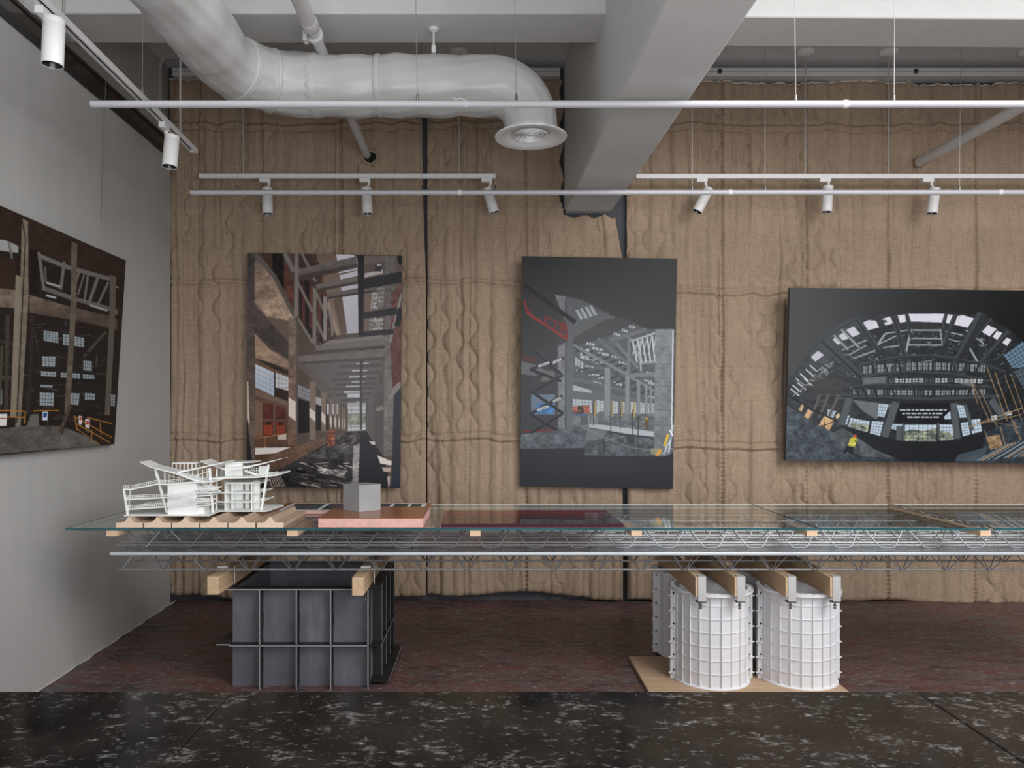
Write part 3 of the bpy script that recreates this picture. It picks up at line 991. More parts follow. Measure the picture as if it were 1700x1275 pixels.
# backing board with mounted prints behind the slab
o = thing('print_board', 'flat red brown board behind the orange slab with small photo prints on it', 'board', (-0.79, 4.46, ZG))
MB().box((-1.240, 4.285, ZG), (-0.347, 4.65, ZG + 0.018)).build('backing', M['orange'], o)
MB().box((-1.240, 4.283, ZG + 0.0015), (-0.347, 4.285, ZG + 0.0165)).build('pink_edge', M['pink'], o)
zp = ZG + 0.018
q = lambda x, y: P(x, y, (EYE - zp) * F / (y - CY))
MB().box((-1.195, 4.30, zp), (-0.375, 4.63, zp + 0.0006)).build('paper_sheet', M['paper'], o)
# red acrylic sheet
xa, xb = (732 - CX) * 3.78 / F, (1036 - CX) * 3.77 / F
t = thing('acrylic_sheet', 'dark red translucent acrylic sheet lying on the glass right of the orange slab', 'acrylic sheet', ((xa + xb) / 2, 4.0, ZG))
z0, z1 = ZG + 0.0005, ZG + 0.0205
ya, yb = 3.785, 4.284
vs = [(xa, ya, z0), (xb, ya, z0), (xb - 0.012, yb, z0), (xa - 0.015, yb, z0), (xa, ya, z1), (xb, ya, z1), (xb - 0.012, yb, z1), (xa - 0.015, yb, z1)]
mb = MB().add(vs, [(0, 3, 2, 1), (4, 5, 6, 7)])
mb.cur = 1
mb.add(vs, [(1, 2, 6, 5), (2, 3, 7, 6), (3, 0, 4, 7)])
mb.cur = 2
mb.add(vs, [(0, 1, 5, 4)])
mb.build('sheet', [M['acrylic'], M['acrylic_edge'], M['acrylic_front']], t, smooth=False)

# ------------------------------------------------------------------ air duct with its round outlet
DD, DR = 4.30, 0.166
zc = EYE + (CY - 142.5) * DD / F
duct = thing('air_duct', 'thick white wrapped air duct bending along the ceiling to a round outlet', 'air duct', (-0.6, DD, zc))
XL, XE = -1.405, 0.245
pts, rs = [], []
y = 1.2
while y < DD - 0.42:
    pts.append(Vector((XL, y, zc + 0.01))); y += 0.045
R1 = 0.40
for i in range(0, 13):
    a = math.pi / 2 * i / 12
    pts.append(Vector((XL + R1 * (1 - math.cos(a)), DD - R1 + R1 * math.sin(a), zc)))
x = XL + R1 + 0.04
R2 = 0.225
while x < XE - R2 - 0.02:
    pts.append(Vector((x, DD, zc))); x += 0.035
NECK = 3.085
for i in range(0, 13):
    a = math.pi / 2 * i / 12
    pts.append(Vector((XE - R2 + R2 * math.sin(a), DD, zc - R2 * (1 - math.cos(a)))))
zz = zc - R2 - 0.03
while zz > NECK:
    pts.append(Vector((XE, DD, zz))); zz -= 0.03
pts.append(Vector((XE, DD, NECK)))
n = len(pts)
rs = []
for i, p in enumerate(pts):
    r = DR + 0.004 * math.sin(i * 0.9) + 0.003 * math.sin(i * 0.37 + 1) + RNG.uniform(-0.0015, 0.0015)
    if p.z < zc - 0.2:
        r = 0.150
    elif p.x > XE - R2:
        r = DR - 0.016 * min(1, (p.x - XE + R2) / R2)
    if abs(p.x + 0.62) < 0.05 or abs(p.x + 0.02) < 0.04:
        r -= 0.006
    rs.append(r)
# wrapped skin: lumpy rings
mb = MB().tube(pts, rs, 56)
c0 = len(mb.v)
ring = 56
sag = np.random.RandomState(5)
ph = sag.rand(8) * 6.28
for i in range(n):
    p = pts[i]
    for k in range(ring):
        v = Vector(mb.v[i * ring + k]); u = v - p
        th = 2 * math.pi * k / ring
        bulge = 0
        if v.z < p.z - 0.05 and p.x > -1.0 and p.x < 0.0:
            bulge = 0.010 * max(0, math.sin(p.x * 7.5 + 0.8)) * (p.z - v.z) / DR + 0.009 * max(0, math.sin(p.x * 19)) * ((p.z - v.z) / DR) ** 3 * (1 if p.x > -0.35 else 0.3)
        w = 0.0022 * math.sin(9 * th + 0.21 * i + ph[0]) * math.sin(i * 0.31 + ph[1]) + 0.0018 * math.sin(15 * th - 0.5 * i + ph[2])
        bend = math.exp(-((i - 70) / 9.0) ** 2)
        w += bend * 0.0035 * math.sin(22 * th + 3 * math.sin(i))
        mb.v[i * ring + k] = tuple(p + u * (1 + (w + bulge) / u.length))
mb.build('wrapped_duct', M['duct'], duct, ang=1.2)
for (bx, rr, w_) in ((XL + R1 + 0.02, DR + 0.004, 0.05), (-0.62, DR - 0.001, 0.03)):
    MB().lathe([(rr, -w_ / 2), (rr + 0.004, -w_ / 4), (rr + 0.004, w_ / 4), (rr, w_ / 2), (rr - 0.01, w_ / 2), (rr - 0.01, -w_ / 2)], (bx, DD, zc), (1, 0, 0), 56, closed=True).build('tape_band', M['duct'], duct)
for a in (0.5, 1.0):
    cxx = XL + R1 * (1 - math.cos(a)); cyy = DD - R1 + R1 * math.sin(a)
    MB().lathe([(DR + 0.001, -0.02), (DR + 0.0065, -0.008), (DR + 0.004, 0.0), (DR + 0.0075, 0.01), (DR + 0.001, 0.022), (DR - 0.008, 0.02), (DR - 0.008, -0.02)], (cxx, cyy, zc), (math.sin(a), math.cos(a), 0), 56, closed=True).build('tape_band', M['duct'], duct)
# round outlet
zo = 3.058
g = MB()
g.lathe([(0.150, 0.035), (0.155, 0.022), (0.195, 0.006), (0.206, 0.0), (0.204, -0.006), (0.185, -0.008), (0.150, 0.000), (0.130, 0.012), (0.112, 0.020), (0.110, 0.030), (0.140, 0.034)], (XE, DD, zo), n=72, closed=True)
outl = g.build('outlet_ring', M['white'], duct)
for r in (0.094, 0.072, 0.050, 0.028):
    MB().lathe([(r + 0.001, 0.014), (r + 0.0045, 0.003), (r + 0.0025, 0.001), (r - 0.001, 0.013)], (XE, DD, zo), n=48, closed=True).build('louvre_ring', M['white'], outl)
MB().lathe([(0, 0.004), (0.012, 0.004), (0.012, 0.012), (0, 0.012)], (XE, DD, zo), n=24).build('hub', M['white'], outl)
sp = MB()
for k in range(3):
    a = k * 2.094 + 0.4
    sp.bar((XE, DD, zo + 0.014), (XE + 0.112 * math.cos(a), DD + 0.112 * math.sin(a), zo + 0.016), 0.004, 0.01)
sp.build('spoke', M['white'], outl)
MB().lathe([(0, 0.04), (0.13, 0.04)], (XE, DD, zo), n=40).build('throat', M['slot'], outl)
# hanger rod
hx = (720 - CX) * 4.26 / F
t = thing('duct_hanger', 'white threaded hanger rod between the cross beam and the horizontal air duct', 'hanger rod', (hx, 4.26, SOF))
MB().tube([(hx, 4.26, SOF), (hx, 4.26, zc + DR + 0.02)], 0.006, 10).build('rod', M['white'], t)
MB().lathe([(0, 0), (0.03, 0), (0.026, -0.012), (0.012, -0.02), (0, -0.02)], (hx, 4.26, SOF), n=20).build('anchor', M['white'], t)
MB().box((hx - 0.012, 4.25, zc + DR + 0.003), (hx + 0.012, 4.27, zc + DR + 0.045)).build('coupling', M['white'], t, bevel=0.003)

# ------------------------------------------------------------------ pipes that run into the burlap
a_, b_ = P(505, -4, 3.60), P(611, 261, 5.90)
t = thing('ceiling_pipe', 'grey white pipe passing over the air duct into a torn hole in the burlap', 'pipe', b_)
mid = P(514.5, 40, 3.98)
dirn = (b_ - mid).normalized()
MB().tube([mid - dirn * 0.02, b_ + dirn * 0.03], 0.030, 20).build('pipe', M['pipe'], t)
MB().tube([mid - dirn * 3.0, mid], 0.040, 20).build('thick_pipe', M['pipe'], t)
MB().lathe([(0.032, 0.0), (0.043, 0.0), (0.046, 0.03), (0.046, 0.06), (0.041, 0.07), (0.032, 0.07)], mid - dirn * 0.035, dirn, 24, closed=True).build('coupling', M['pipe'], t)
MB().lathe([(0.030, 0.0), (0.047, 0.0), (0.047, 0.02), (0.030, 0.02)], mid + dirn * 0.10, dirn, 24, closed=True).build('clamp_ring', M['pipe'], t)
MB().box(mid + Vector((-0.05, 0.05, -0.06)), mid + Vector((-0.03, 0.10, 0.06))).build('bracket', M['pipe'], t)


def hole(cx, cy, w, h, label, seed):
    rr = random.Random(seed)
    d = 5.845
    pts_o, pts_i = [], []
    n = 18
    for k in range(n):
        a = 2 * math.pi * k / n
        rad = 1 + rr.uniform(-0.14, 0.14)
        pts_i.append(P(cx + w * rad * math.cos(a), cy + h * rad * math.sin(a), d))
        pts_o.append(P(cx + w * (rad + 0.22 + rr.uniform(0, 0.25)) * math.cos(a), cy + h * (rad + 0.22 + rr.uniform(0, .25)) * math.sin(a), d - 0.006))
    t = thing('torn_hole', label, 'hole', P(cx, cy, d))
    m = MB()
    m.add(pts_i, [tuple(range(n))])
    m.build('opening', M['black'], t)
    m = MB()
    off = Vector((0, 0.035, 0))
    vs = pts_i + pts_o + [p + off for p in pts_i] + [p + off for p in pts_o]
    fs = []
    for k in range(n):
        j = (k + 1) % n
        fs += [(k, j, n + j, n + k), (n + k, n + j, 3 * n + j, 3 * n + k), (k, j, 2 * n + j, 2 * n + k)]
    m.add(vs, fs)
    m.build('frayed_edge', M['burlap'], t)
    return t


hole(614, 261, 11, 9, 'ragged dark hole cut in the left burlap around the pipe end', 3)
hole(1528, 269, 7, 7, 'ragged dark hole cut in the right burlap around the slanting pipe end', 8)
a_, b_ = P(1800, 127, 3.9), P(1525, 270, 5.86)
z_ = b_.z
t = thing('ceiling_pipe', 'grey white pipe running level toward the right into the burlap', 'pipe', b_)
far = Vector((b_.x + 0.16, 2.4, z_ + 0.03))
MB().tube([far, b_ + Vector((0, 0.03, 0))], 0.038, 24).build('pipe', M['pipe'], t)

# ------------------------------------------------------------------ ceiling roses, rods, tracks and spotlights
def rod(x, y, ztop, zbot, r=0.006):
    return MB().tube([(x, y, ztop), (x, y, zbot)], r, 8)


def rose(parent, x, y):
    MB().lathe([(0, 0), (0.068, 0), (0.068, -0.008), (0.055, -0.022), (0.02, -0.028), (0, -0.028)], (x, y, SLAB), n=32).build('ceiling_rose', M['white'], parent)


def track(name_label, x0, x1, d, z, rods, zr):
    t = thing('lighting_track', name_label, 'lighting track', ((x0 + x1) / 2, d, z), 'lighting tracks')
    b = MB()
    b.box((x0, d - 0.017, z - 0.004), (x1, d + 0.017, z + 0.014))
    b.box((x0, d - 0.017, z - 0.016), (x1, d - 0.008, z - 0.004))
    b.box((x0, d + 0.008, z - 0.016), (x1, d + 0.017, z - 0.004))
    b.build('rail', M['white'], t)
    MB().box((x0 + 0.01, d - 0.008, z - 0.0065), (x1 - 0.01, d + 0.008, z - 0.0042)).build('slot', M['slot'], t)
    for e in (x0, x1):
        MB().box((e - 0.006, d - 0.018, z - 0.0165), (e + 0.006, d + 0.018, z + 0.0145)).build('end_cap', M['white'], t)
    for xr_ in rods:
        x = (xr_ - CX) * d / F
        rod(x, d, zr, z + 0.01).build('suspension_rod', M['conduit'], t)
        rose(t, x, d)
    return t


TZ, TDp = 3.262, 5.68
track('white lighting track before the burlap, left of the deep beam', (333 - CX) * TDp / F, (822.5 - CX) * TDp / F, TDp, TZ, (404, 762), SLAB)
track('white lighting track before the burlap, right of the deep beam', (1057 - CX) * TDp / F, (1990 - CX) * TDp / F, TDp, TZ - 0.003, (1062, 1337, 1475, 1706, 1900), SLAB)

# the track along the left wall runs away from the camera
LZ = 3.12
pa, pb = Vector((-1.745, 2.55, LZ)), Vector((-1.836, 4.71, LZ))
t = thing('lighting_track', 'white lighting track running along the left wall toward the burlap', 'lighting track', (pa + pb) / 2, 'lighting tracks')
dv = (pb - pa).normalized(); sv = Vector((dv.y, -dv.x, 0))
b = MB()
b.bar(pa + Vector((0, 0, 0.005)), pb + Vector((0, 0, 0.005)), 0.036, 0.018)
for s in (-1, 1):
    b.bar(pa + sv * s * 0.0135 + Vector((0, 0, -0.010)), pb + sv * s * 0.0135 + Vector((0, 0, -0.010)), 0.009, 0.012)
b.build('rail', M['white'], t)
MB().bar(pa + Vector((0, 0, -0.0055)), pb - dv * 0.05 + Vector((0, 0, -0.0055)), 0.018, 0.002).build('slot', M['slot'], t)
MB().bar(pb - dv * 0.03 + Vector((0, 0, -0.002)), pb + dv * 0.006 + Vector((0, 0, -0.002)), 0.037, 0.030).build('end_cap', M['white'], t)
lp = lambda y: pa + dv * ((y - pa.y) / dv.y)
p = lp(4.47); rod(p.x, p.y, SLAB, LZ).build('suspension_rod', M['conduit'], t); rose(t, p.x, p.y)
p = lp(3.93); rod(p.x, p.y, SLAB, LZ, 0.002).build('suspension_wire', M['cable'], t)
MB().lathe([(0, 0), (0.008, 0), (0.008, 0.04), (0, 0.04)], (p.x, p.y, LZ + 0.012), n=12).build('wire_gripper', M['cable'], t)
p = lp(3.12); rod(p.x + 0.012, p.y, SLAB, LZ).build('suspension_rod', M['conduit'], t)
rod(p.x - 0.004, p.y + 0.02, SLAB, LZ, 0.003).build('suspension_wire', M['cable'], t)


def spotlight(base, top, bot, dia, label, along=(1, 0, 0)):
    """base: point under the track; top / bot: ends of the cylinder's axis"""
    base, top, bot = Vector(base), Vector(top), Vector(bot)
    t = thing('track_spotlight', label, 'spotlight', base, 'white track spotlights')
    al = Vector(along).normalized()
    k = dia / 0.08
    MB().bar(base - al * 0.042 * k + Vector((0, 0, -0.016 * k)), base + al * 0.042 * k + Vector((0, 0, -0.016 * k)), 0.034 * k, 0.032 * k).build('adapter', M['white'], t, bevel=0.003)
    ax = (bot - top).normalized()
    kn = base + al * 0.030 * k + Vector((0, 0, -0.032 * k))
    b = MB()
    b.tube([kn + Vector((0, 0, 0.004)), kn + Vector((0, 0, -0.022 * k))], 0.011 * k, 12)
    b.tube([kn + Vector((0, 0, -0.018 * k)), top + ax * 0.012], 0.008 * k, 10)
    b.build('knuckle', M['white'], t)
    r = dia / 2
    L = (bot - top).length
    MB().lathe([(0, 0), (r * 0.93, 0), (r, 0.006), (r, 0.017), (r * 0.96, 0.019), (r * 0.96, 0.024), (r, 0.026), (r, L), (r - 0.003, L), (r - 0.004, L - 0.03), (0, L - 0.03)], top, ax, 40).build('body', M['white'], t)
    MB().lathe([(r - 0.0035, L - 0.002), (r - 0.012, L - 0.028), (0.012, L - 0.0285), (0, L - 0.0285)], top, ax, 40).build('reflector', M['white_in'], t)
    return t


sd = TDp
def back_spot(xb, xt, yt, xo, yo, label, dd=0.0):
    base = Vector(((xb - CX) * sd / F, sd, TZ - 0.016))
    spotlight(base, P(xt, yt, sd), P(xo, yo, sd + dd), 0.078, label)


back_spot(440, 443.5, 312, 444.5, 355, 'white track spotlight at the left above the left upright print')
back_spot(606, 608, 312, 610.5, 355, 'white track spotlight above the right edge of the left upright print')
back_spot(808, 808, 313, 821, 353, 'white track spotlight tilted to the right at the end of the left track')
back_spot(1165, 1177, 313, 1157, 351, 'white track spotlight swung far to the left, first right of the beam')
back_spot(1369, 1374.5, 309, 1372, 352, 'white upright track spotlight above the left end of the panoramic print')
back_spot(1540, 1552, 313, 1547, 354.5, 'white track spotlight above the middle of the panoramic print')
p = lp(3.02)
spotlight(p + Vector((-0.015, 0, -0.016)), P(90, 31, 3.03), P(87, 108, 3.03), 0.0815, 'white track spotlight near the camera in the upper left corner', dv)
p = lp(4.225)
spotlight(p + Vector((0, 0, -0.016)), P(286, 226, 4.22), P(281.5, 277, 4.20), 0.0805, 'white track spotlight on the left wall track close to the burlap', dv)

# ------------------------------------------------------------------ long tube lights
def tube_light(x0, x1, d, z, wires, sleeves, label, r):
    X0, X1 = (x0 - CX) * d / F, (x1 - CX) * d / F
    t = thing('tube_light', label, 'tube light', ((X0 + X1) / 2, d, z), 'long tube lights')
    b = MB().tube([(X0, d, z), (X0 + 0.004, d, z), (X0 + 0.004, d, z), (X1, d, z)], [r * 0.8, r, r, r], 24)
    b.build('tube', M['tube'], t)
    for xw, slack in wires:
        x = (xw - CX) * d / F
        MB().tube([(x + slack, d, SLAB), (x, d, z + r)], 0.0016, 6).build('suspension_wire', M['cable'], t)
        MB().lathe([(0, -0.002), (0.007, -0.002), (0.007, 0.024), (0.004, 0.032), (0, 0.034)], (x, d, z + r), n=12).build('wire_gripper', M['bolt'], t)
    for xs in sleeves:
        x = (xs - CX) * d / F
        MB().lathe([(r + 0.0002, -0.013), (r + 0.002, -0.011), (r + 0.002, 0.011), (r + 0.0002, 0.013)], (x, d, z), (1, 0, 0), 24).build('joint_sleeve', M['white'], t)
    return t


d1, d2 = 3.6, 5.045
t1 = tube_light(151, 2080, d1, P(0, 173, d1).z, ((693, -0.02), (857, -0.02), (1321, -0.015), (1484, 0.01), (1980, 0)), (1403,), 'long white tube light hanging in front of the air duct', 0.0175)
t2 = tube_light(316, 1990, d2, P(0, 319.5, d2).z, ((394, 0), (700, 0), (822, 0), (1149, 0), (1270, 0), (1593, 0.01), (1900, 0)), (763, 1212, 1660), 'long white tube light hanging lower, in front of the row of spotlights', 0.0172)
x = (772 - CX) * d1 / F
zt1 = P(0, 173, d1).z
mb = MB()
for k in range(3):
    mb.lathe([(0.0177, -0.002), (0.0205, 0), (0.0177, 0.002)], (x + 0.004 * k, d1, zt1), (1, 0.1 * k, 0), 20)
mb.tube([(x, d1, zt1 + 0.018), (x - 0.02, d1, zt1 + 0.028), (x - 0.045, d1, zt1 + 0.022), (x - 0.055, d1, zt1 + 0.034)], 0.0022, 6)
tag(mb.build('tie_cord', M['paper'], origin=(x, d1, zt1 + 0.0175)), 'twisted white cord tied around the front tube light', 'cord')

G0, G1, G2, G3 = 1.0, 1.0, 0.96, 0.96      # brightness of the prints


# ------------------------------------------------------------------ photographic prints: painted into the colour attribute of a fine grid
class Canvas:
    def __init__(s, quad, bg):
        s.q = [np.array(p, float) for p in quad]          # TL TR BR BL in working pixels
        xs, ys = [p[0] for p in quad], [p[1] for p in quad]
        s.x0, s.y0 = int(min(xs)) - 4, int(min(ys)) - 4
        s.w, s.h = int(max(xs)) - s.x0 + 6, int(max(ys)) - s.y0 + 6
        s.a = np.ones((s.h, s.w, 3), np.float32) * np.array(bg, np.float32)
        s.r = np.random.RandomState(3)

    def _cov(s, pts):
        p = np.array(pts, float) - (s.x0, s.y0)
        xa, xb = max(0, int(p[:, 0].min())), min(s.w, int(p[:, 0].max()) + 2)
        ya, yb = max(0, int(p[:, 1].min())), min(s.h, int(p[:, 1].max()) + 2)
        if xa >= xb or ya >= yb:
            return None
        X, Y = np.meshgrid(np.arange(xa, xb) + 0.5, np.arange(ya, yb) + 0.5)
        ins = np.zeros(X.shape, bool)
        n = len(p)
        for i in range(n):
            x1, y1 = p[i]; x2, y2 = p[(i + 1) % n]
            if y1 == y2:
                continue
            c = ((y1 > Y) != (y2 > Y)) & (X < (x2 - x1) * (Y - y1) / (y2 - y1) + x1)
            ins ^= c
        return xa, xb, ya, yb, ins, X + s.x0, Y + s.y0

    def poly(s, pts, c, al=1.0, c2=None, g0=None, g1=None, grain=0.0):
        r = s._cov(pts)
        if r is None:
            return
        xa, xb, ya, yb, ins, X, Y = r
        col = np.ones(ins.shape + (3,), np.float32) * np.array(c, np.float32)
        if c2 is not None:
            g0, g1 = np.array(g0, float), np.array(g1, float)
            d = g1 - g0
            t = np.clip(((X - g0[0]) * d[0] + (Y - g0[1]) * d[1]) / (d @ d), 0, 1)[..., None]
            col = col * (1 - t) + np.array(c2, np.float32) * t
        if grain:
            nz = vnoise(X / 9.0, Y / 6.0, 5) - 0.5 + (vnoise(X / 31.0, Y / 23.0, 6) - 0.5)
            col = col * (1 + grain * nz[..., None])
        m = (ins * al)[..., None]
        v = s.a[ya:yb, xa:xb]
        v[:] = v * (1 - m) + col * m

    def line(s, pts, w, c, al=1.0):
        for (x1, y1), (x2, y2) in zip(pts, pts[1:]):
            dx, dy = x2 - x1, y2 - y1
            L = math.hypot(dx, dy) or 1
            nx, ny = -dy / L * w / 2, dx / L * w / 2
            s.poly([(x1 + nx, y1 + ny), (x2 + nx, y2 + ny), (x2 - nx, y2 - ny), (x1 - nx, y1 - ny)], c, al)

    def grid(s, q, nx, ny, c, w=2, al=0.8):
        q = [np.array(p, float) for p in q]
        for i in range(nx + 1):
            t = i / nx
            s.line([tuple(q[0] * (1 - t) + q[1] * t), tuple(q[3] * (1 - t) + q[2] * t)], w, c, al)
        for i in range(ny + 1):
            t = i / ny
            s.line([tuple(q[0] * (1 - t) + q[3] * t), tuple(q[1] * (1 - t) + q[2] * t)], w, c, al)

    def win(s, q, c=(190, 194, 200), bars=(90, 92, 96), nx=4, ny=4, w=1.6, c2=None):
        s.poly(q, c, 1.0, c2, q[0] if c2 is not None else None, q[3] if c2 is not None else None)
        s.grid(q, nx, ny, bars, w, 0.75)

    def haze(s, c, cx, cy, rx, ry, al):  # soft window glare on the gloss, painted into the print's colours
        X, Y = np.meshgrid(np.arange(s.w) + s.x0, np.arange(s.h) + s.y0)
        m = (np.exp(-((X - cx) / rx) ** 2 - ((Y - cy) / ry) ** 2) * al)[..., None].astype(np.float32)
        s.a[:] = s.a * (1 - m) + np.array(c, np.float32) * m

    def grain(s, k):
        s.a *= (1 + k * (s.r.rand(s.h, s.w, 1).astype(np.float32) - 0.5))

    def sample(s, nx, ny):
        """grid of colours (ny+1, nx+1), row 0 at the top, through the quad's homography"""
        src = [(0, 0), (1, 0), (1, 1), (0, 1)]
        A, b = [], []
        for (u, v), p in zip(src, s.q):
            A.append([u, v, 1, 0, 0, 0, -u * p[0], -v * p[0]]); b.append(p[0])
            A.append([0, 0, 0, u, v, 1, -u * p[1], -v * p[1]]); b.append(p[1])
        H = np.append(np.linalg.solve(np.array(A), np.array(b)), 1).reshape(3, 3)
        U, V = np.meshgrid(np.linspace(0, 1, nx + 1), np.linspace(0, 1, ny + 1))
        q = np.stack([U, V, np.ones_like(U)], -1) @ H.T
        x, y = q[..., 0] / q[..., 2] - s.x0, q[..., 1] / q[..., 2] - s.y0
        img = s.a
        k = np.zeros_like(img); n = 0
        for dx in (-1, 0, 1):
            for dy in (-1, 0, 1):
                k += np.roll(np.roll(img, dx, 1), dy, 0); n += 1
        img = k / n
        xi, yi = np.clip(x.astype(int), 0, s.w - 1), np.clip(y.astype(int), 0, s.h - 1)
        return img[yi, xi]


def print_panel(name, label, corners, canvas, nx, ny, thick, gain=1.0, rough=0.40):
    """corners TL TR BR BL in the room; the print is a fine coloured grid on the front of a board"""
    TL, TR, BR, BL = [Vector(c) for c in corners]
    nrm = (TR - TL).cross(BL - TL).normalized()          # points away from the viewer's side or toward it
    cen = (TL + TR + BR + BL) / 4
    if nrm.dot(Vector((0, 0, EYE)) - cen) < 0:
        nrm = -nrm
    t = thing(name, label, 'print', cen, 'photographs on boards')
    back = [c - nrm * thick for c in (BL, BR, TR, TL)]
    fr = [c - nrm * 0.0005 for c in (BL, BR, TR, TL)]
    MB().hexa(back + fr).build('board', M['board'], t)
    col = canvas.sample(nx, ny) * gain
    c = np.clip(1.16 * (np.clip(col, 0, 255) / 255.0) ** 1.22, 0, 0.93)
    lin = np.where(c <= 0.04045, c / 12.92, ((c + 0.055) / 1.055) ** 2.4)
    U, V = np.meshgrid(np.linspace(0, 1, nx + 1), np.linspace(0, 1, ny + 1))
    A = [np.array(x - cen) for x in (TL, TR, BR, BL)]
    co_ = ((1 - U) * (1 - V))[..., None] * A[0] + (U * (1 - V))[..., None] * A[1] + (U * V)[..., None] * A[2] + ((1 - U) * V)[..., None] * A[3]
    me = bpy.data.meshes.new('photo')
    co_ = co_.reshape(-1, 3)
    I = np.arange((nx + 1) * (ny + 1)).reshape(ny + 1, nx + 1)
    fs = np.stack([I[1:, :-1], I[1:, 1:], I[:-1, 1:], I[:-1, :-1]], -1).reshape(-1, 4)
    me.vertices.add(len(co_)); me.vertices.foreach_set('co', co_.astype(np.float32).ravel())
    me.loops.add(fs.size); me.loops.foreach_set('vertex_index', fs.ravel().astype(np.int32))
    me.polygons.add(len(fs)); me.polygons.foreach_set('loop_start', np.arange(0, fs.size, 4, dtype=np.int32))
    me.update(calc_edges=True)
    at = me.color_attributes.new('print', 'FLOAT_COLOR', 'POINT')
    rgba = np.ones((len(co_), 4), np.float32); rgba[:, :3] = lin.reshape(-1, 3)
    at.data.foreach_set('color', rgba.ravel())
    me.materials.append(m_vcol('photo_print', rough))
    o = bpy.data.objects.new('photo', me); COL.objects.link(o); o.parent = t
    return t


# ---- upright print at the left: a long roofless hall with beams
def art_hall():
    c = Canvas([(60, 58), (822, 72), (820, 1219), (57, 1212)], (96, 84, 77))
    p = c.poly
    p([(95, 60), (135, 90), (288, 360), (285, 398), (160, 372), (95, 300)], (132, 116, 104), 1, (178, 156, 138), (95, 100), (260, 330), 0.25)
    p([(95, 300), (160, 372), (290, 395), (290, 540), (100, 350)], (116, 101, 92))
    p([(98, 455), (170, 530), (290, 600), (290, 625), (195, 625), (100, 575)], (170, 148, 130), 1, (140, 120, 106), (100, 470), (280, 620), 0.2)
    p([(128, 60), (188, 60), (188, 165)], (88, 66, 58))
    p([(186, 60), (242, 60), (242, 240), (186, 165)], (38, 32, 31), 1, None, None, None, 0.5)
    p([(242, 100), (288, 190), (288, 340), (242, 240)], (104, 70, 62), 1, None, None, None, 0.3)
    c.line([(97, 62), (200, 180)], 22, (112, 106, 103)); c.line([(200, 180), (292, 365)], 20, (104, 97, 94))
    c.line([(245, 62), (292, 150)], 22, (134, 128, 124))
    # walls behind the upper columns
    p([(312, 60), (400, 60), (510, 470), (400, 530), (312, 400)], (84, 66, 60), 1, None, None, None, 0.35)
    for x, w, a, b in ((322, 20, 190, 400), (345, 26, 180, 440), (420, 18, 250, 490), (372, 14, 330, 450)):
        p([(x, a), (x + w, a + 25), (x + w, b + 20), (x, b)], (44, 37, 36))
    for x in (330, 368, 412, 436):
        p([(x, 200), (x + 16, 240), (x + 16, 440), (x, 420)], (112, 68, 60), 0.8)
    for q in (((312, 205), (385, 350)), ((330, 60), (400, 200)), ((400, 250), (455, 380)), ((312, 380), (385, 500)), ((402, 390), (446, 490)), ((455, 300), (490, 450))):
        c.line(q, 13, (132, 124, 118))
    # tan inner faces of the roof light
    p([(400, 60), (505, 65), (560, 455), (500, 465), (455, 260)], (128, 110, 98), 1, (150, 130, 114), (420, 80), (540, 440))
    p([(485, 290), (530, 270), (558, 450), (525, 462)], (110, 92, 82))
    c.line([(460, 300), (510, 460)], 14, (168, 148, 130))
    # sky
    p([(500, 64), (582, 68), (604, 85), (606, 142), (514, 160)], (214, 212, 220))
    p([(516, 168), (606, 145), (608, 172), (522, 190)], (206, 204, 212)); p([(522, 226), (608, 208), (608, 232), (530, 246)], (204, 202, 210))
    p([(530, 276), (610, 262), (614, 452), (556, 456)], (212, 210, 217), 1, (196, 194, 202), (560, 270), (590, 450))
    # right upper lattice of light walls
    p([(637, 70), (822, 74), (822, 720), (740, 720), (700, 560), (637, 520)], (106, 94, 88))
    p([(637, 75), (745, 75), (745, 100), (637, 120)], (122, 112, 106)); p([(640, 240), (690, 232), (670, 440), (640, 445)], (128, 112, 100))
    p([(676, 240), (738, 220), (728, 480), (664, 440)], (158, 152, 148), 1, None, None, None, 0.5)
    for k in range(9):
        y = 250 + k * 22
        c.line([(676, y), (735, y - 8)], 4, (92, 84, 80)); c.line([(690 + (k % 3) * 12, y - 10), (690 + (k % 3) * 12, y + 10)], 4, (210, 206, 204))
    p([(640, 160), (728, 140), (730, 160), (640, 180)], (196, 190, 188)); p([(690, 118), (728, 112), (722, 150), (690, 150)], (70, 66, 66)); c.line([(700, 120), (724, 118)], 5, (220, 218, 218))
    p([(740, 72), (792, 74), (788, 1060), (738, 1060)], (114, 108, 106), 1, (122, 117, 114), (760, 100), (760, 1000), 0.2)
    p([(770, 260), (822, 210), (822, 700), (780, 720), (768, 500)], (112, 80, 74), 1, (96, 62, 58), (800, 260), (800, 700), 0.3)
    p([(800, 74), (822, 74), (822, 120), (806, 112)], (36, 34, 36))
    c.line([(822, 260), (766, 500)], 12, (150, 146, 144)); c.line([(820, 330), (800, 420)], 26, (44, 43, 46))
    # cross beams overhead
    p([(306, 140), (600, 76), (604, 128), (312, 196)], (124, 116, 112), 1, (104, 96, 92), (320, 140), (330, 190), 0.15); p([(312, 170), (604, 112), (604, 134), (312, 196)], (70, 60, 56), 0.6)
    p([(400, 214), (606, 176), (606, 208), (404, 250)], (126, 118, 113)); p([(404, 236), (606, 198), (606, 212), (404, 251)], (66, 57, 54), 0.7)
    p([(455, 258), (700, 222), (700, 246), (456, 284)], (116, 108, 103)); p([(456, 276), (700, 240), (700, 250), (456, 286)], (62, 56, 54), 0.8)
    # dark post and near dark beams
    p([(604, 70), (637, 70), (634, 520), (612, 520)], (44, 42, 45)); p([(614, 520), (632, 520), (628, 930), (618, 930)], (62, 60, 62))
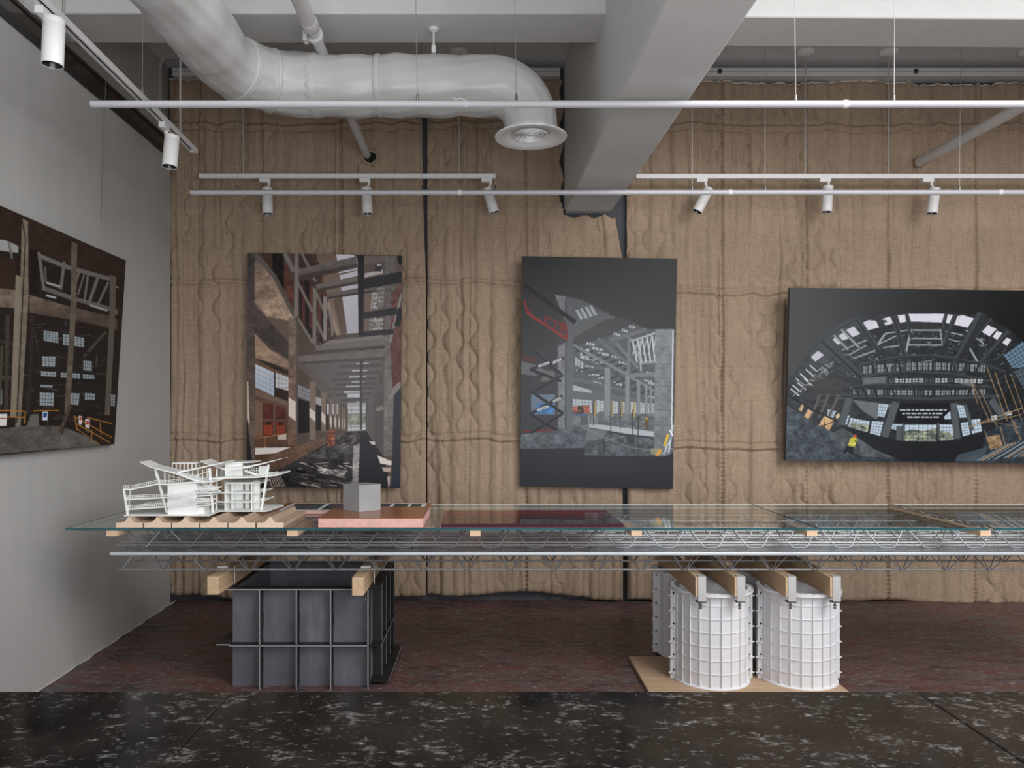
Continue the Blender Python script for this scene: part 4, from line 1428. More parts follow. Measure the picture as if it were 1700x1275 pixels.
    p([(635, 188), (822, 150), (822, 206), (636, 236)], (50, 48, 51)); p([(636, 350), (802, 326), (802, 362), (636, 382)], (54, 52, 54)); p([(632, 446), (784, 432), (784, 458), (632, 474)], (52, 50, 53)); p([(632, 515), (740, 508), (740, 528), (632, 532)], (70, 66, 66))
    # middle beams
    p([(470, 488), (730, 462), (745, 490), (420, 515)], (140, 133, 129)); p([(400, 515), (735, 478), (742, 520), (400, 548)], (124, 117, 113)); p([(400, 540), (740, 512), (742, 524), (400, 552)], (74, 68, 66), 0.7)
    p([(312, 566), (740, 530), (742, 578), (314, 606)], (122, 115, 111), 1, None, None, None, 0.12); p([(314, 596), (742, 568), (742, 584), (314, 610)], (70, 66, 64), 0.6)
    # beams running off to the end of the hall
    p([(320, 606), (730, 584), (690, 800), (470, 800)], (112, 106, 105))
    for y, a, b, h in ((600, 520, 722, 9), (634, 500, 716, 10), (664, 486, 708, 10), (690, 500, 700, 9), (712, 470, 694, 9), (738, 460, 690, 12), (766, 520, 664, 10), (790, 540, 660, 8)):
        p([(a + 80, y), (b - 60, y), (b - 60, y + h + 7), (a + 80, y + h + 7)], (196, 195, 201)); p([(a, y + h + 2), (b, y + h - 6), (b, y + h + 10), (a, y + h + 16)], (92, 88, 88))
    p([(558, 750), (622, 750), (622, 770), (558, 770)], (206, 206, 212)); p([(556, 797), (650, 797), (650, 830), (556, 830)], (178, 178, 182))
    c.win([(560, 812), (648, 812), (648, 936), (560, 936)], (205, 206, 210), (120, 118, 118), 5, 6, 2.5); p([(560, 850), (648, 846), (648, 905), (560, 908)], (146, 150, 134), 0.8, None, None, None, 0.5)
    p([(618, 585), (634, 585), (630, 930), (620, 930)], (70, 68, 70), 0.9)
    # left side wall with windows
    p([(98, 575), (310, 640), (310, 1010), (98, 1090)], (112, 90, 76), 1, (100, 76, 62), (100, 600), (100, 1050), 0.15)
    p([(100, 578), (195, 630), (265, 660), (265, 640), (180, 600)], (62, 54, 50))
    c.win([(100, 604), (194, 646), (194, 764), (100, 720)], (196, 200, 210), (120, 118, 120), 5, 5, 1.6, (176, 184, 198)); c.win([(201, 646), (266, 670), (266, 738), (201, 752)], (196, 196, 200), (110, 106, 106), 4, 4, 1.8)
    c.line([(198, 640), (198, 770)], 6, (60, 52, 48)); p([(201, 720), (266, 738), (266, 790), (201, 762)], (62, 46, 42))
    p([(100, 730), (262, 790), (262, 810), (100, 760)], (124, 106, 94))
    p([(134, 792), (252, 822), (252, 956), (134, 960)], (104, 58, 52), 1, (84, 46, 42), (140, 800), (240, 950), 0.3); c.line([(196, 806), (196, 956)], 9, (112, 96, 84)); c.line([(134, 880), (252, 884)], 7, (110, 92, 80))
    p([(142, 888), (188, 890), (188, 955), (142, 955)], (142, 72, 52)); p([(205, 890), (248, 892), (248, 954), (205, 955)], (136, 68, 50)); p([(150, 892), (182, 893), (182, 905), (150, 905)], (40, 30, 28)); p([(212, 894), (240, 895), (240, 906), (212, 906)], (40, 30, 28))
    p([(98, 780), (136, 794), (136, 960), (98, 965)], (128, 106, 90))
    c.line([(100, 972), (260, 948)], 5, (158, 120, 84)); c.line([(148, 960), (148, 1036)], 6, (150, 112, 80)); c.line([(100, 1000), (210, 980)], 4, (128, 96, 70)); p([(212, 958), (255, 950), (255, 978), (212, 978)], (190, 180, 170))
    p([(100, 1018), (278, 1016), (200, 1046), (100, 1052)], (214, 208, 204))
    # second floor edge beam in the foreground
    p([(60, 310), (100, 320), (306, 540), (306, 606), (230, 560), (100, 452), (60, 436)], (98, 89, 87), 1, (84, 76, 74), (100, 340), (100, 460), 0.2)
    c.line([(312, 600), (500, 760)], 30, (108, 100, 96))
    # columns
    p([(296, 60), (315, 62), (313, 600), (292, 600), (292, 380)], (138, 131, 128)); p([(266, 372), (312, 372), (312, 1008), (264, 1008)], (132, 118, 108), 1, (122, 98, 82), (290, 400), (290, 1000), 0.25)
    p([(266, 768), (302, 792), (302, 888), (266, 860)], (214, 202, 192)); c.line([(308, 372), (308, 1005)], 8, (100, 92, 88))
    p([(60, 60), (97, 62), (98, 1080), (66, 1080), (60, 800)], (86, 80, 80), 1, (114, 100, 92), (80, 100), (80, 1000), 0.2); p([(58, 690), (66, 690), (72, 900), (58, 880)], (196, 180, 170))
    p([(385, 225), (404, 240), (402, 520), (384, 500)], (134, 127, 122)); p([(436, 270), (456, 276), (454, 490), (438, 486)], (150, 143, 137)); p([(474, 330), (487, 340), (486, 470), (476, 466)], (146, 136, 128))
    # bays down the left side
    p([(312, 706), (372, 730), (372, 790), (312, 765)], (150, 150, 154)); c.grid([(312, 706), (372, 730), (372, 790), (312, 765)], 5, 3, (84, 80, 80), 2)
    p([(314, 775), (370, 795), (370, 942), (314, 948)], (36, 33, 35)); p([(400, 808), (430, 812), (430, 932), (400, 934)], (42, 38, 39)); p([(450, 830), (468, 832), (466, 930), (450, 930)], (56, 48, 46)); p([(402, 766), (428, 775), (428, 812), (402, 800)], (176, 174, 176))
    for a, b, y0, y1, lit in ((370, 401, 690, 978, 820), (428, 451, 745, 936, 838), (470, 482, 780, 930, 850), (494, 504, 795, 925, 858), (514, 522, 806, 922, 862), (530, 537, 812, 920, 866), (542, 548, 816, 918, 868)):
        p([(a, y0), (b, y0 + 6), (b, y1), (a, y1)], (136, 120, 108)); p([(a, lit), (b - 2, lit + 22), (b - 2, lit + 70), (a, lit + 46)], (214, 204, 196))
    for a, b in ((456, 466), (484, 490), (506, 511)):
        p([(a, 800), (b, 803), (b, 855), (a, 852)], (206, 208, 214))
    # parapet and floor
    p([(98, 1090), (312, 1008), (452, 962), (452, 1004), (312, 1092), (190, 1142), (98, 1150)], (118, 94, 80), 1, (96, 76, 66), (200, 1050), (200, 1140), 0.2)
    p([(60, 1150), (190, 1142), (450, 1000), (556, 940), (650, 932), (700, 1010), (780, 1219), (60, 1219)], (66, 62, 62), 1, (50, 48, 50), (400, 1000), (400, 1200), 0.5)
    p([(340, 1060), (440, 1010), (600, 1000), (590, 1040), (470, 1080)], (84, 82, 84), 0.7, None, None, None, 0.6)
    r = random.Random(4)
    for k in range(70):
        x, y = r.uniform(310, 560), r.uniform(1085, 1205)
        a = r.uniform(-0.15, 0.45); L = r.uniform(20, 80)
        g = r.choice([(34, 33, 34), (46, 44, 46), (150, 140, 132), (92, 88, 88), (196, 186, 178), (70, 66, 66)])
        c.line([(x, y), (x + L * math.cos(a), y + L * math.sin(a))], r.uniform(2, 6), g)
    p([(400, 1122), (560, 1128), (540, 1160), (430, 1146)], (196, 190, 186), 0.7, None, None, None, 0.9); p([(300, 1122), (352, 1128), (350, 1150), (304, 1136)], (28, 27, 29))
    for k in range(26):
        x, y = r.uniform(500, 600), r.uniform(960, 1030)
        c.line([(x, y), (x + r.uniform(8, 30), y - r.uniform(-4, 16))], 2.5, r.choice([(158, 150, 144), (50, 46, 46), (128, 116, 108), (186, 178, 172)]))
    p([(455, 936), (496, 932), (496, 1008), (458, 1012)], (152, 92, 72), 1, None, None, None, 0.6)
    for y in (950, 968, 984):
        c.line([(456, y), (496, y - 4)], 3, (80, 50, 44))
    p([(165, 1140), (200, 1120), (235, 1215), (160, 1215)], (86, 74, 68)); 
    for k in range(6):
        c.line([(165 + k * 10, 1140), (185 + k * 13, 1214)], 3, r.choice([(190, 180, 174), (60, 54, 52), (150, 120, 104)]))
    # right foreground
    p([(588, 1010), (622, 996), (612, 1190), (582, 1190)], (164, 160, 158), 1, None, None, None, 0.35)
    p([(622, 945), (650, 940), (736, 1060), (778, 1219), (612, 1219)], (52, 50, 55), 1, (44, 44, 50), (640, 960), (700, 1200))
    p([(648, 930), (738, 1060), (740, 700), (690, 700), (660, 800)], (104, 99, 97), 0.85); p([(688, 760), (735, 740), (735, 1050), (690, 985)], (92, 87, 86)); c.line([(700, 830), (735, 820)], 20, (140, 132, 126))
    p([(756, 770), (800, 700), (820, 690), (820, 735), (770, 785)], (142, 134, 128)); p([(786, 760), (822, 720), (820, 1219), (776, 1219)], (58, 60, 68), 1, (54, 58, 68), (800, 800), (800, 1200))
    p([(706, 1056), (778, 1086), (776, 1106), (722, 1098)], (220, 212, 208)); p([(728, 1114), (776, 1118), (770, 1138), (738, 1136)], (186, 170, 160)); p([(755, 1160), (770, 1160), (768, 1215), (762, 1215)], (190, 170, 162)); p([(664, 985), (695, 990), (695, 1005), (680, 1004)], (206, 200, 198))
    p([(54, 860), (60, 880), (84, 1078), (55, 1090)], (48, 48, 54))
    c.haze((150, 148, 153), 560, 700, 230, 520, 0.26); c.haze((128, 126, 130), 760, 300, 200, 500, 0.14)
    c.grain(0.10)
    return c


# ---- upright print in the middle: a hall seen past a lift, in a dark frame
def art_lift():
    c = Canvas([(80, 75), (841, 87), (821, 1222), (67, 1210)], (54, 54, 56))
    p = c.poly
    p([(74, 210), (330, 262), (508, 356), (690, 432), (833, 432), (826, 1062), (386, 1056), (383, 1020), (70, 1026)], (92, 95, 99), 1, None, None, None, 0.15)
    p([(80, 75), (841, 87), (838, 432), (690, 432), (620, 402), (500, 358), (400, 300), (330, 280), (240, 262), (78, 212)], (50, 50, 51), 1, (60, 60, 62), (400, 90), (420, 400))
    # skylight and lattice overhead
    for x in (340, 362, 386, 408):
        p([(x, 340 - (x - 340) * 0.3), (x + 14, 336 - (x - 340) * 0.3), (x + 42, 384 - (x - 340) * 0.3), (x + 26, 388 - (x - 340) * 0.3)], (168, 172, 178), 0.85); c.line([(x + 20, 330 - (x - 340) * 0.3), (x + 46, 372 - (x - 340) * 0.3)], 3, (60, 62, 64))
    p([(300, 440), (505, 350), (508, 372), (330, 500), (300, 500)], (96, 97, 99)); p([(310, 490), (480, 390), (560, 372), (640, 400), (500, 470), (340, 520)], (72, 73, 75))
    p([(500, 480), (690, 425), (690, 445), (520, 498)], (112, 114, 117))
    r = random.Random(9)
    for (x, y, w, h) in ((350, 520, 60, 16), (395, 495, 40, 14), (425, 520, 50, 14), (455, 545, 50, 14), (340, 570, 40, 40), (365, 548, 80, 30), (390, 610, 40, 10), (440, 590, 50, 12), (520, 560, 40, 12), (555, 590, 40, 12), (570, 430, 30, 14), (605, 412, 30, 12), (530, 448, 30, 14),
                         (345, 630, 30, 10), (400, 650, 60, 10), (450, 665, 50, 10), (430, 690, 40, 10), (530, 690, 40, 16), (590, 640, 40, 12), (680, 680, 40, 10), (700, 690, 30, 14), (690, 640, 40, 8), (690, 655, 40, 8), (690, 720, 36, 10), (700, 760, 30, 10)):
        p([(x, y), (x + w, y + h * 0.7), (x + w, y + h * 1.5), (x, y + h)], (206, 210, 216), 0.8)
        c.line([(x + w * 0.3, y), (x + w * 0.3, y + h * 1.2)], 3, (66, 68, 72)); c.line([(x + w * 0.65, y + 4), (x + w * 0.65, y + h * 1.4)], 3, (66, 68, 72))
    for k in range(9):
        x = 340 + k * 34
        c.line([(x, 545 + k * 17), (x + 62, 520 + k * 17)], 9, (58, 61, 64))
    for k in range(8):
        x = 352 + k * 44
        c.line([(x, 640 + k * 16), (x + 66, 622 + k * 14)], 8, (62, 65, 69))
    c.line([(330, 512), (610, 665), (740, 745)], 16, (126, 130, 134)); c.line([(450, 480), (604, 606)], 14, (108, 112, 116)); c.line([(330, 520), (600, 690)], 5, (60, 62, 65))
    c.line([(300, 670), (620, 745), (735, 785)], 12, (104, 107, 110)); c.line([(540, 500), (650, 625)], 14, (120, 124, 127)); c.line([(615, 480), (662, 590)], 10, (150, 154, 158)); c.line([(605, 470), (600, 740)], 14, (122, 126, 129)); c.line([(655, 600), (735, 592)], 16, (140, 144, 147)); c.line([(610, 660), (735, 655)], 20, (126, 130, 133))
    for k in range(5):
        c.line([(622 + k * 24, 490 - k * 6), (645 + k * 22, 596)], 8, (196, 200, 204)); c.line([(648 + k * 22, 498 - k * 8), (622 + k * 26, 560)], 5, (176, 180, 184))
    c.line([(615, 492), (735, 452)], 10, (170, 174, 178)); c.line([(660, 490), (664, 640)], 8, (180, 184, 188))
    # far wall with windows
    p([(326, 720), (735, 790), (735, 900), (326, 905)], (104, 107, 110)); p([(320, 705), (420, 735), (420, 748), (320, 735)], (196, 200, 206), 0.8)
    for a, b in ((326, 422), (444, 482), (520, 552), (566, 584), (612, 642), (660, 682), (690, 706), (716, 730)):
        c.win([(a, 776 + (a - 326) * 0.05), (b, 780 + (b - 326) * 0.05), (b, 848), (a, 850)], (188, 194, 200), (96, 100, 104), max(2, (b - a) // 14), 5, 2)
    for x, w in ((484, 28), (586, 20), (644, 16), (684, 12), (708, 9)):
        p([(x, 620 + (x - 484) * 0.4), (x + w, 625 + (x - 484) * 0.4), (x + w, 895), (x, 895)], (138, 142, 146))
    p([(326, 815), (410, 808), (412, 852), (326, 856)], (150, 88, 72), 0.9, None, None, None, 0.8); p([(350, 812), (380, 810), (380, 832), (350, 834)], (70, 62, 62)); c.line([(390, 850), (400, 812), (372, 818)], 6, (170, 90, 66)); p([(326, 852), (400, 850), (400, 866), (326, 868)], (80, 110, 140))
    p([(326, 862), (735, 850), (735, 940), (326, 912)], (112, 117, 121), 1, None, None, None, 0.3); p([(365, 862), (400, 860), (402, 905), (368, 908)], (92, 96, 100)); p([(452, 842), (480, 838), (482, 890), (454, 892)], (104, 108, 112))
    for x in (434, 520, 566, 626):
        p([(x, 790), (x + 8, 790), (x + 8, 868), (x, 868)], (176, 150, 96))
    # columns left
    p([(240, 264), (298, 276), (292, 926), (254, 926)], (116, 118, 121), 1, (130, 133, 137), (260, 280), (260, 900), 0.15); p([(297, 278), (334, 300), (326, 922), (290, 926)], (92, 94, 98), 1, (108, 111, 115), (310, 300), (310, 900)); c.line([(294, 280), (292, 924)], 6, (66, 68, 72))
    # dark left with the lift
    p([(74, 212), (240, 264), (300, 420), (300, 492), (255, 520), (255, 930), (72, 955)], (48, 47, 50), 0.82, (66, 68, 72), (150, 250), (150, 900))
    p([(74, 590), (140, 610), (200, 640), (140, 665), (74, 655)], (120, 122, 126), 0.8); p([(190, 640), (240, 640), (240, 690), (170, 690)], (140, 134, 130), 0.6)
    c.line([(86, 212), (340, 400)], 22, (38, 37, 40))
    p([(122, 756), (240, 756), (240, 855), (122, 855)], (120, 140, 160), 0.8); p([(150, 800), (236, 796), (236, 852), (150, 852)], (72, 118, 168), 0.85, None, None, None, 0.5)
    for pts in ([(92, 290), (102, 352), (300, 486)], [(86, 300), (130, 380), (300, 470)], [(190, 372), (302, 424), (300, 488)], [(195, 372), (190, 410)], [(240, 395), (240, 450)], [(76, 940), (250, 930)]):
        c.line(pts, 8, (136, 50, 48), 0.9)
    c.line([(104, 352), (298, 484)], 12, (142, 54, 50)); p([(262, 404), (292, 400), (296, 440), (268, 446)], (120, 48, 48))
    p([(110, 280), (160, 290), (160, 350), (110, 340)], (70, 58, 60), 0.7)
    for k in range(6):
        c.line([(200 + k * 18, 366 + k * 14), (206 + k * 18, 430 + k * 10)], 3, (90, 60, 62))
    p([(78, 555), (140, 575), (150, 600), (80, 590)], (120, 50, 48), 0.5)
    for q in ([(148, 545), (278, 662)], [(284, 575), (118, 632)], [(118, 632), (272, 690)], [(275, 660), (126, 742)], [(126, 742), (282, 850)], [(276, 762), (118, 852)], [(118, 852), (248, 930)], [(278, 850), (118, 945)]):
        c.line(q, 15, (42, 44, 49)); c.line([(q[0][0] + 3, q[0][1] - 6), (q[1][0] + 3, q[1][1] - 6)], 2.5, (96, 100, 106))
    for x, y, w in ((158, 604, 54), (230, 586, 42), (152, 820, 54), (232, 778, 36)):
        c.line([(x, y + 14), (x + w, y - 6)], 12, (206, 208, 210)); c.line([(x + 6, y + 12), (x + w - 6, y - 3)], 4, (110, 112, 116))
    # low wall, walkway and pit
    p([(70, 956), (400, 914), (430, 936), (384, 1022), (70, 1026)], (104, 110, 116), 1, (94, 100, 107), (100, 950), (300, 1020), 0.35)
    p([(386, 930), (735, 940), (730, 1060), (386, 1058)], (90, 95, 101), 1, None, None, None, 0.4)
    p([(408, 902), (470, 905), (728, 938), (728, 964), (600, 950), (408, 918)], (174, 182, 187)); p([(408, 918), (600, 950), (728, 964), (728, 972), (600, 962), (408, 926)], (62, 66, 72))
    p([(400, 920), (500, 935), (470, 975), (386, 985)], (126, 132, 137), 0.7)
    for x, a, b in ((430, 800, 910), (515, 840, 985), (562, 830, 925), (622, 830, 1000), (650, 860, 1025), (484, 960, 1050)):
        c.line([(x, a), (x, b)], 4, (52, 55, 60))
    c.line([(380, 920), (500, 975), (620, 1018), (720, 1030)], 4, (130, 136, 141)); c.line([(484, 985), (580, 960)], 3, (140, 146, 150))
    p([(590, 950), (630, 955), (630, 1000), (596, 1000)], (64, 68, 74))
    p([(684, 876), (700, 870), (704, 900), (696, 932), (684, 930)], (98, 92, 70)); c.line([(690, 868), (694, 880)], 9, (206, 160, 60)); c.line([(655, 918), (690, 900)], 4, (80, 80, 80))
    # great column at the right
    p([(735, 434), (818, 432), (810, 1060), (728, 1058)], (130, 134, 138), 1, (122, 126, 131), (740, 500), (800, 1000), 0.18)
    for y in (520, 605, 714, 830, 905):
        c.line([(735, y), (812, y + 3)], 2.5, (98, 102, 106))
    c.line([(822, 436), (815, 930)], 7, (206, 210, 212)); c.line([(829, 436), (824, 1000)], 6, (84, 86, 90))
    p([(712, 1020), (750, 1022), (770, 1050), (712, 1050)], (160, 156, 132), 0.8)
    for q, w, g in (([(742, 1056), (762, 1026)], 16, (206, 160, 70)), ([(780, 1010), (798, 950)], 14, (208, 176, 84)), ([(800, 1040), (822, 905)], 9, (190, 202, 212)), ([(775, 1050), (812, 960)], 7, (200, 206, 208)), ([(790, 1000), (820, 950)], 6, (120, 134, 150)), ([(765, 1045), (826, 1020)], 5, (150, 160, 170)), ([(805, 930), (822, 960)], 8, (226, 228, 228))):
        c.line(q, w, g)
    # dark band at the foot
    p([(70, 1026), (384, 1020), (386, 1056), (706, 1062), (780, 1062), (824, 1042), (821, 1222), (67, 1210)], (54, 55, 60), 1, (58, 60, 66), (100, 1030), (100, 1210))
    c.haze((132, 135, 139), 430, 640, 330, 330, 0.24)
    c.grain(0.08)
    return c


# ---- wide print: fisheye view of the steel and concrete hall
def art_fisheye():
    c = Canvas([(114, 100), (1822, 121), (1822, 1166), (88, 1145)], (64, 66, 68))
    p = c.poly
    p([(88, 95), (1830, 95), (1830, 1170), (80, 1170)], (78, 80, 82), 1, (22, 22, 24), (120, 200), (1500, 120))
    p([(80, 620), (700, 700), (1830, 700), (1830, 1170), (80, 1170)], (66, 70, 75), 0.9, (44, 46, 50), (200, 800), (1300, 900))
    lens = [(98, 690), (150, 590), (240, 480), (340, 375), (440, 305), (520, 272), (640, 258), (830, 248), (1060, 250), (1240, 256), (1330, 285), (1450, 350), (1540, 430), (1640, 560), (1700, 700), (1640, 900), (1500, 1060), (1300, 1110), (960, 1090), (700, 1070), (440, 1010), (250, 890), (110, 760)]
    p(lens, (64, 68, 72), 1, (44, 47, 51), (250, 500), (1500, 600), 0.3)
    p([(230, 470), (420, 310), (500, 275), (540, 330), (330, 560), (240, 600)], (84, 90, 94), 0.6)
    r = random.Random(17)
    cx, cy = 950, 720
    # light scatter: rails, posts and panes between the beams
    for k in range(520):
        a = r.uniform(math.pi * 1.02, math.pi * 1.98); rad = r.uniform(0.30, 0.93)
        x, y = cx + 800 * rad * math.cos(a), cy + 440 * rad * math.sin(a)
        L = r.uniform(8, 34)
        g = r.choice([(126, 134, 138), (160, 166, 170), (96, 102, 106), (38, 40, 43), (38, 40, 43), (84, 90, 94)])
        if r.random() < 0.5:
            dx, dy = math.cos(a), math.sin(a) * 0.6
        else:
            dx, dy = -math.sin(a), math.cos(a) * 0.55
        c.line([(x, y), (x + L * dx, y + L * dy)], r.uniform(2, 5), g, 0.9)
    # white roof lights
    W_ = (206, 205, 214)
    for q in ([(556, 306), (592, 290), (636, 296), (656, 334), (590, 352)], [(670, 286), (720, 270), (742, 310), (696, 323)], [(767, 263), (812, 258), (819, 301), (782, 308)], [(832, 254), (1050, 254), (1036, 306), (848, 299)], [(1070, 258), (1102, 262), (1080, 313), (1054, 308)],
              [(1130, 268), (1160, 262), (1230, 282), (1192, 336), (1108, 318)], [(1268, 356), (1302, 315), (1370, 345), (1326, 388)], [(1344, 391), (1370, 355), (1404, 368), (1372, 409)], [(1398, 421), (1425, 392), (1459, 408), (1432, 446)],
              [(454, 350), (500, 328), (541, 372), (495, 393)], [(409, 385), (440, 363), (471, 400), (435, 413)], [(373, 406), (395, 390), (429, 425), (405, 437)], [(242, 511), (285, 473), (321, 500), (268, 540)]):
        p(q, W_)
    for x, y in ((150, 640), (175, 610), (130, 680), (200, 640), (210, 585), (118, 702), (160, 665), (235, 560)):
        c.line([(x, y), (x + 52, y + 44)], 7, (214, 214, 218)); c.line([(x + 8, y - 8), (x + 60, y + 36)], 3, (50, 52, 55))
    for k in range(14):
        c.line([(120 + k * 16, 760 - k * 16), (165 + k * 16, 720 - k * 9)], 4, r.choice([(196, 176, 160), (90, 94, 98), (150, 150, 152)]))
    # rails of light trusses under the roof lights
    for q, w in (([(860, 352), (1030, 352)], 9), ([(852, 400), (1036, 402)], 8), ([(830, 438), (1040, 440)], 9), ([(1060, 360), (1160, 380)], 8), ([(1060, 400), (1140, 420)], 7), ([(690, 372), (830, 350)], 7), ([(640, 440), (760, 385)], 8), ([(680, 455), (800, 440)], 8), ([(430, 470), (580, 410)], 8), ([(470, 500), (580, 440)], 8), ([(500, 520), (640, 470)], 9),
                 ([(380, 380), (470, 470)], 10), ([(425, 345), (535, 455)], 12), ([(1195, 440), (1260, 550)], 12), ([(1180, 350), (1290, 430)], 8), ([(1270, 400), (1290, 440)], 8), ([(700, 360), (640, 450)], 14), ([(850, 345), (820, 480)], 14), ([(1025, 345), (1042, 430)], 12), ([(270, 600), (380, 540)], 7), ([(290, 620), (370, 560)], 7), ([(300, 560), (345, 610)], 7)):
        c.line(q, w, (148, 156, 160))
    for y in (366, 384, 414):
        c.line([(866, y), (1030, y)], 5, (60, 62, 66))
    p([(838, 310), (1034, 318), (1026, 345), (850, 345)], (58, 58, 60)); p([(600, 356), (690, 330), (720, 350), (650, 395)], (50, 52, 54)); p([(1110, 326), (1190, 342), (1160, 370), (1080, 350)], (46, 47, 50))
    # big beams
    B = (72, 78, 82)
    for q, w in (([(512, 276), (650, 470)], 32), ([(306, 404), (548, 628)], 42), ([(700, 300), (660, 290)], 14), ([(742, 268), (812, 505)], 30), ([(822, 254), (848, 395)], 16), ([(1062, 256), (1040, 350), (1052, 440)], 18), ([(1118, 262), (1050, 440)], 26), ([(1275, 250), (1100, 610)], 50), ([(1440, 362), (1268, 552)], 30), ([(1340, 280), (1195, 450)], 12), ([(1530, 440), (1352, 530)], 14),
                 ([(230, 480), (325, 395), (520, 278)], 12), ([(215, 520), (480, 640)], 10), ([(300, 460), (470, 600)], 8), ([(540, 560), (620, 540), (800, 508), (960, 502), (1112, 520), (1280, 552), (1430, 605)], 18), ([(548, 648), (640, 616), (820, 600), (1100, 612), (1320, 660)], 24), ([(440, 690), (620, 682), (960, 676), (1340, 696)], 15), ([(470, 756), (600, 752), (960, 770), (1390, 752)], 30), ([(300, 745), (490, 742)], 20)):
        c.line(q, w, B)
        c.line([(x + 3, y + w * 0.32) for x, y in q], w * 0.3, (42, 45, 48), 0.9)
    p([(1286, 250), (1318, 262), (1120, 612), (1085, 600)], (52, 54, 58), 0.8)
    # bands of windows between the storeys
    for (y0, y1, xa, xb, bow, g) in ((545, 590, 560, 1300, 22, (148, 156, 160)), (640, 664, 720, 1290, 10, (200, 204, 210)), (712, 742, 500, 1300, -4, (158, 168, 174))):
        x = xa
        while x < xb:
            w = r.uniform(22, 46)
            o_ = bow * ((x - 950) / 400.0) ** 2
            p([(x, y0 + o_), (x + w - 8, y0 + o_), (x + w - 10, y1 + o_), (x, y1 + o_)], g, 0.85 if r.random() < 0.72 else 0.25)
            if w > 30:
                c.line([(x + w * 0.4, y0 + o_), (x + w * 0.4, y1 + o_)], 4, (52, 54, 58))
            c.line([(x, (y0 + y1) / 2 + o_), (x + w - 8, (y0 + y1) / 2 + o_)], 3, (70, 74, 78))
            x += w
    for x in (505, 555, 625, 735, 870, 990, 1130, 1215):
        c.line([(x, 690), (x + (x - 950) * -0.07, 752)], 13, (48, 50, 54))
    for x in (610, 690, 775, 885, 985, 1100, 1185, 1265):
        c.line([(x, 545), (x + (950 - x) * 0.06, 604)], 12, (46, 49, 52))
    p([(556, 640), (700, 628), (700, 668), (560, 676)], (120, 126, 130), 0.8); p([(1140, 640), (1240, 650), (1240, 690), (1140, 672)], (150, 156, 160), 0.6)
    # great dark opening with bright end windows
    p([(495, 770), (740, 800), (640, 890), (560, 840)], (126, 132, 136), 0.8); p([(740, 790), (1110, 790), (1080, 920), (760, 910)], (34, 36, 40))
    for y, a, b in ((828, 785, 1060), (850, 800, 1040), (872, 830, 1010)):
        x = a
        while x < b:
            w = r.uniform(20, 44)
            p([(x, y), (x + w - 7, y), (x + w - 7, y + 9), (x, y + 9)], (196, 202, 208), 0.9); x += w
    gw = [([(815, 923), (1010, 923), (1010, 1028), (815, 1024)], 7, 5), ([(1028, 920), (1106, 922), (1116, 1014), (1030, 1022)], 4, 5), ([(735, 918), (800, 920), (796, 968), (728, 946)], 3, 3), ([(655, 795), (716, 798), (690, 880), (648, 870)], 4, 4), ([(1130, 800), (1176, 804), (1192, 880), (1150, 882)], 3, 4), ([(482, 880), (602, 902), (588, 970), (468, 938)], 6, 3), ([(614, 900), (686, 905), (664, 996), (602, 980)], 4, 5), ([(1155, 912), (1200, 905), (1216, 984), (1170, 996)], 3, 5), ([(1212, 895), (1275, 885), (1286, 965), (1226, 980)], 3, 4), ([(440, 870), (480, 865), (462, 925), (432, 915)], 2, 3), ([(345, 828), (398, 838), (378, 882), (340, 868)], 3, 3), ([(1052, 875), (1092, 838), (1098, 890), (1060, 892)], 2, 2), ([(1340, 870), (1375, 862), (1380, 890), (1345, 898)], 2, 2), ([(1420, 850), (1460, 838), (1470, 860), (1430, 872)], 3, 2)]
    for q, a, b in gw:
        c.win(q, (186, 200, 212), (66, 74, 82), a, b, 2.2)
    for q in ([(815, 965), (860, 950), (920, 960), (1010, 945), (1010, 1026), (815, 1022)], [(1030, 960), (1080, 968), (1112, 985), (1114, 1012), (1030, 1020)], [(490, 910), (598, 930), (588, 968), (472, 936)]):
        p(q, (112, 112, 80), 0.6, None, None, None, 1.2)
    c.grid(gw[0][0], 7, 5, (60, 66, 70), 2.2, 0.8)
    for q, w in (([(762, 785), (690, 1000)], 46), ([(780, 930), (780, 1020)], 34), ([(1110, 790), (1138, 1010)], 40), ([(478, 760), (425, 930)], 44), ([(1180, 800), (1230, 960)], 20), ([(1020, 910), (1026, 1020)], 14), ([(806, 912), (806, 1024)], 12), ([(1340, 770), (1420, 880)], 44)):
        c.line(q, w, (92, 98, 102))
    p([(260, 760), (440, 745), (420, 830), (330, 820), (250, 850)], (74, 66, 62), 0.7, None, None, None, 0.5); p([(270, 640), (440, 640), (430, 730), (240, 740)], (82, 72, 70), 0.6)
    for x in (300, 350, 410):
        c.line([(x, 740), (x - 60, 880)], 16, (96, 98, 100))
    # warm light at the left
    p([(272, 955), (322, 870), (392, 888), (332, 1002)], (222, 190, 146), 1, (180, 150, 118), (290, 900), (360, 980)); p([(200, 872), (226, 826), (252, 842), (226, 890)], (206, 172, 134)); p([(168, 830), (190, 790), (204, 800), (184, 845)], (196, 170, 142)); p([(392, 870), (412, 850), (420, 870), (402, 890)], (210, 190, 160))
    c.line([(265, 945), (385, 905)], 4, (56, 54, 54)); c.line([(320, 870), (330, 1000)], 4, (56, 54, 54)); c.line([(280, 900), (390, 1000)], 4, (60, 58, 58)); c.line([(270, 960), (400, 890)], 3, (70, 66, 62))
    c.line([(105, 745), (260, 835), (400, 900)], 9, (40, 42, 45)); c.line([(110, 800), (330, 1000), (350, 1010)], 8, (46, 48, 52))
    # ground
    p([(92, 800), (250, 905), (440, 1000), (700, 1080), (760, 1150), (85, 1146)], (84, 91, 99), 1, (70, 76, 84), (150, 900), (500, 1140), 0.4)
    p([(350, 985), (470, 930), (600, 985), (800, 1030), (760, 1130), (560, 1120), (400, 1040)], (104, 108, 112), 0.65, None, None, None, 0.3)
